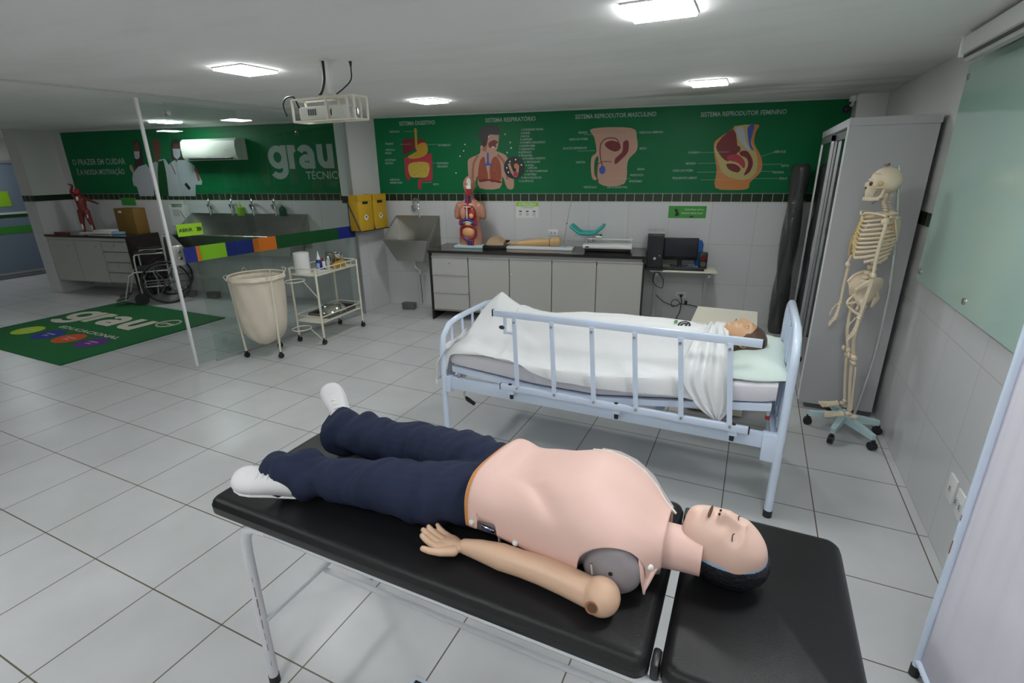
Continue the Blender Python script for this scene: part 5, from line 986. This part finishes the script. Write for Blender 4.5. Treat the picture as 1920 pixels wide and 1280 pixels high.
for i in range(NX+1):
    x = 1.385+(3.05-1.385)*i/NX; col = []
    hz = lin(hang, x); et_ = sheet_z(x, 1.675)
    n1 = lambda a, b, c: noise.noise(Vector((a, b, c)))
    for k in range(10):    # hanging part
        t = k/9; z = hz+(et_-hz)*t
        col.append((x+.006*n1(x*9, z*3, 1), 1.661+.013*t**3+.010*n1(x*7, z*6, 3)*(1-t)-.004*(1-t), z))
    for k in range(1, 61):
        y = 1.675+(2.44-1.675)*k/60; z = sheet_z(x, y)+.010*n1(x*5+y*3, y*6, 2)+.016*abs(n1(x*2.2-y*4.5, x*1.1+y*9, 7))+.006*abs(n1(x*6+y*14, x*2-y*5, 5))*(1 if 1.7 < y < 2.4 else 0)
        fold = .010*max(0, sin((y-1.7)*26+x*5))*math.exp(-((y-1.82)/.09)**2)*(x > 1.75); col.append((x, y, z+fold+.002))
    for k in range(1, 6): col.append((x, 2.445+.002*k, sheet_z(x, 2.44)-.025*k))
    rows.append(col)
o = g.loft(rows, cap=False, closed=False).part('sheet_cloth', 'sheet', shd); wp(o, shd); md = o.modifiers.new('t', 'SOLIDIFY'); md.thickness = .003
# corner of the sheet over the foot end
g = G(); rows = []
for i in range(25):
    u = i/24; col = []
    for k in range(19):
        v = k/18; y = 1.628+.16*u+.012*sin(v*9+u*22)*v; x = 1.415-.050*min(1, v*2.2)+.02*u-.014*sin(u*19)*v+.055*(1-v)**2
        z = (.70+.07*u)*(1-v)+(.405+.05*sin(u*6))*v; col.append((x+(.02 if v < .1 else 0), y, z))
    rows.append(col)
o = g.loft(rows, cap=False, closed=False).part('sheet_corner', 'sheet', shd); wp(o, shd); md = o.modifiers.new('t', 'SOLIDIFY'); md.thickness = .003
tx_ = text('@', .075, (0, 0, 0), (0, 0, 0), 'kprint', shd, bold=.03); tx_.matrix_local = Matrix.Translation(Vector((2.79, 1.975, .883))-Vector(shd.location)) @ Euler((.42, 0.0, 0)).to_matrix().to_4x4()
tx_ = text('2', .06, (0, 0, 0), (0, 0, 0), 'kprint', shd, bold=.03); tx_.matrix_local = Matrix.Translation(Vector((2.80, 1.932, .852))-Vector(shd.location)) @ Euler((.75, 0, 0)).to_matrix().to_4x4()
tx_ = text('grau', .035, (0, 0, 0), (0, 0, 0), 'gsign', shd, bold=.03); tx_.matrix_local = Matrix.Translation(Vector((2.785, 1.99, .899))-Vector(shd.location)) @ Euler((0, 0, pi/2)).to_matrix().to_4x4()
# gown gathered at the neck and hanging over the mattress edge
gw = thing('white_cloth', 'bunched white cloth hanging over the mattress edge near the pillow', 'cloth', (3.0, 1.8, .7))
rows = []
path = [(2.985, 2.06, .885, .055), (2.985, 1.95, .880, .07), (2.985, 1.84, .862, .085), (2.99, 1.75, .83, .10), (2.995, 1.69, .77, .115), (3.0, 1.66, .70, .122), (3.02, 1.647, .635, .105), (3.045, 1.645, .57, .07), (3.062, 1.647, .527, .030), (3.068, 1.65, .507, .010)]
pp_ = spline(path, 5, False); g = G()
for j, (cx, cy, cz, w) in enumerate(pp_):
    r = []
    for i in range(37):
        u = -1+2*i/36; f = .014*sin(u*11+cx*4+j*.05)*(1-.5*abs(u)); r.append((cx+u*w, cy-f*(1 if cz < .82 else .2), cz+(f if cz > .78 else 0)+.02*(1-u*u)*(cz > .84)-.010*u*u*(cz < .6)))
    rows.append(r)
o = g.loft(rows, cap=False, closed=False).part('cloth_fold', 'sheet', gw); wp(o, gw); md = o.modifiers.new('t', 'SOLIDIFY'); md.thickness = .004; md = o.modifiers.new('s', 'SUBSURF'); md.render_levels = 1
g = G()
for k in range(5): g.tube([(3.015+.012*k, 1.93+.0*k, .855), (3.005+.013*k, 1.98, .892-.003*k), (3.0+.014*k, 2.05, .903-.004*k), (3.005+.013*k, 2.13, .88), (3.01, 2.17, .83)], .011, smooth=4)
wp(g.part('collar_folds', 'sheet', gw), gw)
bs2 = thing('bedside_cabinet', 'cream bedside cabinet behind the head of the hospital bed', 'cabinet', (3.01, 2.97, 0))
G().box((0, 0, .35), (.40, .42, .66), bev=.003).part('body', 'cream', bs2, smooth=False); G().box((0, 0, .69), (.43, .46, .022), bev=.004).part('cabinet_top', 'cream', bs2, smooth=False); G().box((0, -.215, .5), (.36, .012, .25)).part('door', 'cream', bs2, smooth=False)

# ---------------------------------------------------------------- linen hamper
hp = thing('linen_hamper', 'cream canvas linen hamper on a white wheeled frame by the glass partition', 'hamper', (-1.155, 2.385, 0))
g = G(); rr = .245; zr = .812
G().tube([(rr*cos(a), rr*sin(a), zr) for a in [2*pi*k/40 for k in range(40)]], .009, closed=True).part('rim', 'cream', hp)
for k, a in enumerate((-132, -10, 110)):
    a = R_(a); l = G().tube([(rr*cos(a), rr*sin(a), zr), (.205*cos(a), .205*sin(a), .06)], .010).part('leg', 'cream', hp)
    G().cyl((.205*cos(a)-.012, .205*sin(a), .026), (.205*cos(a)+.012, .205*sin(a), .026), .026).box((.205*cos(a), .205*sin(a), .055), (.02, .02, .025)).part('caster', 'black', hp)
rings = []
for z, r in ((.812, rr+.008), (.785, rr+.012), (.765, rr-.01), (.68, rr-.012), (.55, rr-.018), (.42, rr-.026), (.32, rr-.036), (.25, rr-.055), (.19, rr-.090), (.155, rr-.13), (.135, .05)):
    rings.append([((r+.006*sin(9*a+z*11)*(z < .79)+.005*sin(23*a)*(z > .7))*cos(a), (r+.006*sin(9*a+z*11)*(z < .79))*sin(a), z+.012*sin(3*a+1)*(z < .3)) for a in [2*pi*k/72 for k in range(72)]])
o = G().loft(rings[::-1], cap=False).part('canvas_bag', 'canvas', hp); md = o.modifiers.new('t', 'SOLIDIFY'); md.thickness = .003
for a in (70, 160, 250, 340): a = R_(a); G().tube([(.27*cos(a), .27*sin(a), .80), (.285*cos(a), .285*sin(a), .835), (.26*cos(a+.1), .26*sin(a+.1), .85), (.285*cos(a+.15), .285*sin(a+.15), .80)], .003, smooth=3).part('tie', 'canvas', hp)

# ---------------------------------------------------------------- instrument cart
CO = Vector((-1.045, 3.15, 0)); CR = math.atan2(.056, .68)
ct = thing('instrument_cart', 'cream tube instrument cart with two shelves and basin ring by the glass partition', 'cart', CO, CR)
cw, cl = .165, .335
for sx in (-1, 1):
    for sy in (-1, 1):
        x, y = sx*cw, sy*cl; l = G().tube([(x, y, .055), (x, y, .80)], .0115).part('leg', 'cream', ct); G().cyl((x-.011, y, .028), (x+.011, y, .028), .028).box((x, y, .06), (.02, .024, .03)).part('caster', 'black', ct)
for z, nm in ((.735, 'top_shelf'), (.235, 'bottom_shelf')):
    G().box((0, 0, z), (cw*2, cl*2, .012)).part(nm, 'cream', ct, smooth=False)
    G().tube([(cw+.008, -cl, z+.065), (cw+.008, cl-.04, z+.065), (cw-.03, cl+.008, z+.065), (-cw+.03, cl+.008, z+.065), (-cw-.008, cl-.04, z+.065), (-cw-.008, -cl, z+.065)], .006, closed=True).part('guard_rail', 'cream', ct)
for k in range(6): G().tube([(cw+.008, -.22+.09*k, .735), (cw+.008, -.22+.09*k, .80)], .0035).part('rail_post', 'cream', ct)
for z in (.70, .20): 
    G().tube([(.0+.09*cos(a), -cl-.12+.10*sin(a), z) for a in [2*pi*k/24 for k in range(24)]], .005, closed=True).part('basin_ring', 'cream', ct)
    G().tube([(.05, -cl-.06, z-.01), (cw, -cl, z-.20 if z > .5 else .04)], .005).part('ring_brace', 'cream', ct)
def on_cart(name, label, cat, x, y, z=.742, group=None):
    p = Matrix.Translation(CO) @ Matrix.Rotation(CR, 4, 'Z') @ Vector((x, y, z)); return thing(name, label, cat, p, CR, group)
t = on_cart('paper_roll', 'tall white paper roll standing on the instrument cart', 'paper roll', -.06, -.255); G().lathe([(.022, .0), (.076, .0), (.078, .005), (.078, .208), (.074, .212), (.022, .212), (.022, .20)], n=32).part('paper', 'white', t)
t = on_cart('spray_bottle', 'blue labelled bottle with white pointed cap beside the paper roll', 'bottle', .03, -.11); G().lathe([(0, 0), (.028, .0), (.030, .01), (.030, .10), (.022, .118), (.015, .125)]).part('bottle', 'sblue', t); G().lathe([(.02, .12), (.018, .135), (.006, .185), (.004, .205), (0, .207)]).part('cap', 'white', t); G().box((.012, -.027, .06), (.03, .006, .05), rot=(0, 0, .4)).part('label', 'bluep', t)
t = on_cart('antiseptic_bottle', 'small white bottle with red cap behind the blue bottle', 'bottle', .03, -.045); G().lathe([(0, 0), (.020, 0), (.020, .08), (.010, .095)]).part('bottle', 'white', t); G().lathe([(.012, .093), (.012, .125), (0, .126)]).part('cap', 'ored', t)
t = on_cart('antiseptic_bottle', 'small clear tipped bottle beside the steel flask', 'bottle', .06, -.01); G().lathe([(0, 0), (.016, 0), (.016, .07), (.004, .11), (0, .112)]).part('bottle', 'pale', t)
t = on_cart('steel_flask', 'tall polished steel flask in the middle of the instrument cart', 'flask', .02, .055); G().lathe([(0, 0), (.036, 0), (.036, .10), (.03, .13), (.012, .145), (0, .147)]).part('flask_body', 'chrome', t)
t = on_cart('steel_canister', 'steel canister between the flask and the wide steel cup', 'canister', -.03, .135); G().lathe([(0, 0), (.042, 0), (.042, .15), (.046, .152), (.040, .155), (.038, .02), (0, .02)]).part('canister_body', 'steel', t)
t = on_cart('steel_cup', 'wide shiny steel cup at the far end of the instrument cart', 'cup', -.01, .225); G().lathe([(0, 0), (.050, 0), (.062, .10), (.066, .135), (.069, .137), (.062, .137), (.048, .01), (0, .01)]).part('cup_body', 'chrome', t); G().tube([(.064, 0, .12), (.09, 0, .10), (.085, 0, .05), (.055, 0, .03)], .004, smooth=4).part('handle', 'chrome', t)
t = on_cart('yellow_packet', 'crumpled yellow glove packet on the instrument cart', 'packet', .09, .12); remesh(G().box((0, -.04, .03), (.05, .11, .05), rot=(.2, .1, .3)).box((0, .06, .035), (.05, .08, .06), rot=(0, .3, -.3)).part('packet_body', 'stom', t), .008, 2)
t = on_cart('white_tray', 'small pile of white wrapped swabs with blue print at the near cart corner', 'swabs', .09, -.16); G().box((0, 0, .006), (.09, .12, .012), rot=(0, 0, .3)).box((.01, -.01, .018), (.06, .07, .010), rot=(0, 0, -.2)).part('wrapper', 'white', t); G().box((0, .04, .028), (.03, .03, .02)).box((-.01, .0, .026), (.05, .008, .004)).part('blue_print', 'sblue', t)
t = on_cart('steel_tray', 'flat brown steel tray on the lower shelf of the instrument cart', 'tray', .0, .04, .242)
G().box((0, 0, .003), (.27, .46, .005)).box((.135, 0, .025), (.004, .46, .045)).box((-.135, 0, .025), (.004, .46, .045)).box((0, .23, .025), (.27, .004, .045)).box((0, -.23, .025), (.27, .004, .045)).part('tray_body', 'dsteel', t, smooth=False)
t = on_cart('steel_basin', 'round shiny steel basin turned over in the tray of the lower cart shelf', 'basin', .0, .05, .262); G().lathe([(.150, 0), (.148, .004), (.12, .05), (.09, .075), (.05, .082), (0, .083)], n=36).part('basin_body', 'chrome', t)

# ---------------------------------------------------------------- projector in its cage
pj = thing('projector', 'white ceiling projector inside a white wire security cage', 'projector', (.73, 1.63, H))
def jp(o): return o
G().box((.02, 0, -.09), (.03, .03, .18), bev=.002).part('pole', 'white', pj); G().box((.02, 0, -.003), (.07, .07, .006)).part('ceiling_plate', 'white', pj)
x0, x1, y0, y1, z0, z1 = -.245, .235, -.06, .05, -.327, -.205
g = G()
for z in (z0, z1): g.tube([(x0, y0, z), (x1, y0, z), (x1, y1, z), (x0, y1, z)], .0075, 4, closed=True)
for x in (x0, x0+.27, x0+.43, x1):
    for y in (y0, y1): g.tube([(x, y, z0), (x, y, z1)], .0075, 4)
for x in (x0+.2, x0+.35): g.tube([(x, y0, z0), (x, y1, z0)], .005, 6)
g.box((.02, 0, z1+.006), (.08, .15, .008)).part('cage', 'cream', pj)
b_ = G().box((-.03, .0, -.282), (.36, .095, .075), bev=.010).part('housing', 'acw', pj); G().cyl((.14, -.0, -.282), (.19, -.0, -.282), .03).part('lens', 'pale', pj); G().cyl((.189, -.0, -.282), (.192, -.0, -.282), .024).part('lens_glass', 'screen', pj)
for k in range(4): G().box((-.13+.018*k, -.0485, -.277), (.010, .004, .035)).part('vent', 'dgrey', pj)
G().sph((.045, -.0485, -.282), (.006, .003, .022), 12).part('curved_mark', 'black', pj)
G().tube([(-.01, -.01, 0), (-.012, -.01, -.10), (-.035, -.02, -.17), (-.07, -.03, -.20)], .008, smooth=4).part('cable', 'black', pj)
G().tube([(-.20, -.05, -.25), (-.22, -.05, -.21), (-.24, -.05, -.185), (-.30, -.05, -.19), (-.33, -.05, -.23), (-.30, -.06, -.29)], .005, smooth=4).part('cable', 'black', pj)
G().tube([(.10, .10, 0), (.10, .10, -.04), (.10, .09, -.10), (.07, .05, -.15), (.04, .02, -.18)], .004, smooth=4).cyl((.10, .10, -.0), (.10, .10, -.03), .010, .005).part('power_cable', 'black', pj)
G().tube([(-.22, -.08, -.345), (-.22, -.08, -.385)], .002).sph((-.22, -.08, -.39), .010).part('sensor', 'black', pj)

# ---------------------------------------------------------------- cloth screen, foot step
sc_ = thing('privacy_screen', 'white cloth privacy screen in a pale blue tube frame at the right edge', 'privacy screen', (3.845, .90, 0), 0)
d = Vector((.10, -1.0, 0)).normalized()
G().tube([(0, 0, .04), (0, 0, 1.70), tuple(d*.03+Vector((0, 0, 1.75))), tuple(d*1.0+Vector((0, 0, 1.75)))], .0130, 14).tube([(0, 0, .07), tuple(d*1.0+Vector((0, 0, .07)))], .0120, 12).part('frame', 'bedblue', sc_)
G().tube([tuple(d*1.0+Vector((0, 0, .04))), tuple(d*1.0+Vector((0, 0, 1.75)))], .0135).part('frame_post', 'bedblue', sc_); G().tube([(-.0131, -.003, .54), (-.0133, -.003, .56), (-.0131, -.003, .59)], .0016).tube([(-.0131, -.005, .67), (-.0131, -.005, .69)], .0010).part('rust_spot', 'rust', sc_)
for q in (0, 1.0): G().cyl(tuple(d*q+Vector((0, 0, 0))), tuple(d*q+Vector((0, 0, .045))), .016).part('foot_cap', 'rubber', sc_)
nrm = Vector((-d.y, d.x, 0)); g = G(); rows = []
for i in range(61):
    q = .008+.98*i/60; w = .004*sin(q*38)+.003*sin(q*83); rows.append([tuple(d*q+nrm*(w*(.4+.6*sin(pi*k/10)))+Vector((0, 0, .08+1.66*k/10))) for k in range(11)])
o = g.loft(rows, cap=False, closed=False).part('cloth_panel', 'screenc', sc_); md = o.modifiers.new('t', 'SOLIDIFY'); md.thickness = .003
fs = thing('step_stool', 'pale blue step stool with black ribbed tread beside the table, at the bottom edge', 'step stool', (2.478, -.088, 0))
G().box((0, 0, .185), (.36, .24, .02), bev=.008).part('tread_frame', 'bedblue', fs)
g = G().box((.005, -.006, .198), (.33, .215, .008)); 
for k in range(14): g.box((.005, -.10+.0145*k, .203), (.32, .006, .004))
g.part('ribbed_tread', 'rubber', fs)
for x in (-.15, .15): G().tube([(x, -.10, 0.01), (x, -.10, .16), (x, -.08, .18), (x, .08, .18), (x, .10, .16), (x, .10, .01)], .011).part('leg', 'bedblue', fs)

# ---------------------------------------------------------------- side room
mt2 = thing('door_mat', 'large green floor mat printed with grau and four coloured discs', 'mat', (-3.86, 2.22, 0))
G().box((0, 0, .006), (2.16, 1.76, .012), bev=.003).part('mat_pile', 'mgreen', mt2)
MT = (0, 0, pi)
th_ = 0.0
logo_grau(mt2, lambda x, y: (-.97+.48*x, .05+.36*y, .0132), 'mprint', .27, (0, 0, .0005))
text('EDUCACIONAL', .16, (-.45, -.20, .0130), (0, 0, 0), 'mprint', mt2, bold=.005, sx=1.05, th=.001).scale.y = .6
for k, (x, y, m) in enumerate(((-.62, -.415, 'mlime'), (-.19, -.405, 'mblue'), (.20, -.39, 'mred'), (.61, -.375, 'mpurp'))):
    G().poly([(x+.17*cos(2*pi*i/32), y+.155*sin(2*pi*i/32), .0128) for i in range(32)], (0, 0, .0006)).part('disc', m, mt2, smooth=False)
    text('unidade\ngrau', .05, (x, y+.01, .0136), (0, 0, 0), 'mprint', mt2, align='CENTER', th=.0004)
o = G().tube([(.68+.13*cos(a), .42+.13*sin(a), .013) for a in [2*pi*k/32 for k in range(32)]], .010, 6, closed=True).part('ring', 'mprint', mt2); text('grau', .10, (.68, .39, .0128), (0, 0, 0), 'mprint', mt2, align='CENTER', bold=.02)
lc = thing('base_cabinet', 'grey laminate base cabinet with black worktop behind the wheelchair', 'cabinet', BW(-4.56, 0, 0), A_)
G().box((0, -.25, .525), (1.54, .46, .65)).part('body', 'lamd', lc, smooth=False); G().box((0, -.26, .885), (1.57, .53, .03), bev=.003).part('worktop', 'granite', lc, smooth=False); G().box((.78, -.26, .44), (.02, .52, .87)).part('end_panel', 'granite', lc, smooth=False)
G().box((-.01, -.495, .845), (1.54, .02, .04)).part('rail', 'lam', lc, smooth=False)
for x, w in ((-.515, .51), (.005, .51)): d_ = G().box((x, -.49, .515), (w, .02, .61), bev=.002).part('door', 'lam', lc, smooth=False); G().cyl((x+w*.3, -.50, .74), (x+w*.3, -.512, .74), .010).part('lock', 'chrome', d_)
for k in range(4): d_ = G().box((.515, -.49, .745-.152*k), (.49, .02, .14), bev=.002).part('drawer', 'lam', lc, smooth=False); G().box((.515, -.502, .813-.152*k), (.49, .012, .008)).part('finger_rail', 'alu', d_, smooth=False); G().cyl((.515, -.50, .77-.152*k), (.515, -.512, .77-.152*k), .009).part('lock', 'chrome', d_)
mf = thing('muscle_figure', 'small red and white muscle man model raising one arm on the base cabinet', 'anatomical model', BW(-4.78, .27, .90), A_+.3)
g = G().caps([((0, 0, .36), .055), ((0, 0, .47), .065), ((0, 0, .54), .03)]).caps([((-.04, 0, .32), .045), ((-.06, 0, .18), .032), ((-.07, .01, .03), .018)]).caps([((.04, 0, .32), .045), ((.06, 0, .18), .032), ((.08, .01, .03), .018)]).caps([((.06, 0, .51), .03), ((.15, -.01, .47), .02), ((.25, -.02, .43), .014)]).caps([((-.06, 0, .51), .03), ((-.10, 0, .60), .02), ((-.05, -.01, .69), .014), ((-.10, -.01, .71), .01)])
remesh(g.part('body', 'muscle', mf), .007, 2); G().sph((-.005, -.01, .60), (.036, .042, .05), 18).part('head', 'ored', mf); G().box((0, .0, .008), (.20, .14, .016), bev=.003).part('base', 'white', mf)
for p, r in (((0, -.05, .50), (.02, .02, .04)), ((.06, -.02, .25), (.015, .02, .05)), ((-.06, -.02, .10), (.012, .014, .05)), ((.07, -.01, .10), (.012, .014, .05))): G().sph(p, r, 10).part('tendon', 'owhite', mf)
for s_, z_, sz, lb in ((-4.45, .902, (.34, .20, .03), 'white folded papers on the base cabinet, lowest of the pile'), (-4.43, .934, (.30, .17, .025), 'white folded papers on the base cabinet, topmost of the pile')):
    tag(G().box((0, 0, sz[2]/2), sz, rot=(0, 0, .1), bev=.004).part('paper_stack', 'white', None, loc=BW(s_, .27, z_), rot=(0, 0, A_)), lb, 'papers')
tag(G().box((0, 0, .018), (.16, .07, .035), rot=(0, 0, .4), bev=.006).part('pump_head', 'bluep', None, loc=BW(-4.13, .33, .902), rot=(0, 0, A_)), 'light blue plastic box right of the papers on the base cabinet', 'box')
tag(G().tube([(-.15, 0, .012), (0, .02, .015), (.15, 0, .012)], .012).part('red_strap', 'ored', None, loc=BW(-5.15, .40, .90), rot=(0, 0, A_)), 'dark red strap lying at the left end of the base cabinet', 'strap')
# wheelchair
wc = thing('wheelchair', 'folding wheelchair with black seat and grey tube frame before the side room cabinet', 'wheelchair', (-4.54, 3.40, 0), R_(-36))
# local -y is the way it faces
for sx in (-1, 1):
    x = sx*.24
    G().tube([(x, .20, .93), (x, .19, .86), (x, .18, .50), (x, .18, .22)], .012).tube([(x, .20, .92), (x, .27, .93)], .013).part('back_tube', 'alu', wc)
    G().tube([(x, -.18, .12), (x, -.18, .62), (x, -.13, .70), (x, .02, .70), (x, .16, .70)], .012, smooth=3).part('arm_tube', 'alu', wc)
    G().tube([(x, .18, .46), (x, -.22, .46), (x, -.28, .42), (x, -.38, .12)], .011).tube([(x, .18, .25), (x, -.18, .25)], .011).part('side_frame', 'alu', wc); G().box((x, -.04, .725), (.045, .26, .03), bev=.008).part('arm_pad', 'black', wc)
    w = Vector((sx*.30, .13, .30))
    wl = G().tube([(w.x, w.y+.285*cos(a), w.z+.285*sin(a)) for a in [2*pi*k/40 for k in range(40)]], .016, closed=True).part('wheel', 'rubber', wc)
    G().tube([(w.x+sx*.025, w.y+.25*cos(a), w.z+.25*sin(a)) for a in [2*pi*k/40 for k in range(40)]], .006, closed=True).part('hand_rim', 'dgrey', wl)
    g = G().cyl((w.x-.03, w.y, w.z), (w.x+.03, w.y, w.z), .03)
    for k in range(6): g.tube([(w.x, w.y, w.z), (w.x, w.y+.28*cos(pi*k/3), w.z+.28*sin(pi*k/3))], .009, 6)
    g.part('spokes', 'dgrey', wl)
    G().cyl((x-.014, -.20, .085), (x+.014, -.20, .085), .085, n=24).part('caster_wheel', 'rubber', wc); G().box((sx*.14, -.43, .10), (.15, .14, .012), rot=(.2, 0, 0), bev=.003).part('footrest', 'black', wc)
G().box((0, .19, .72), (.46, .012, .38), bev=.004).part('backrest', 'blackm', wc); G().box((0, -.02, .475), (.46, .40, .03), bev=.01).part('seat', 'blackm', wc)
G().tube([(-.24, .0, .46), (.24, .0, .14)], .010).tube([(.24, .0, .46), (-.24, .0, .14)], .010).part('cross_brace', 'alu', wc)

# things of one kind carry one group name
GROUPS = {'foot_pedal': 'steel foot pedals under the sinks', 'sharps_container': 'sharps cartons on the walls', 'power_outlet': 'white wall outlets', 'soap_bottle': 'soap bottles on the trough sink', 'wall_sign': 'green signs on the tiled wall', 'wall_banner': 'printed green banners', 'antiseptic_bottle': 'bottles on the instrument cart', 'paper_stack': 'papers on the base cabinet'}
for o in SC.objects:
    k = o.name.split('.')[0]
    if o.parent is None and k in GROUPS: o['group'] = GROUPS[k]
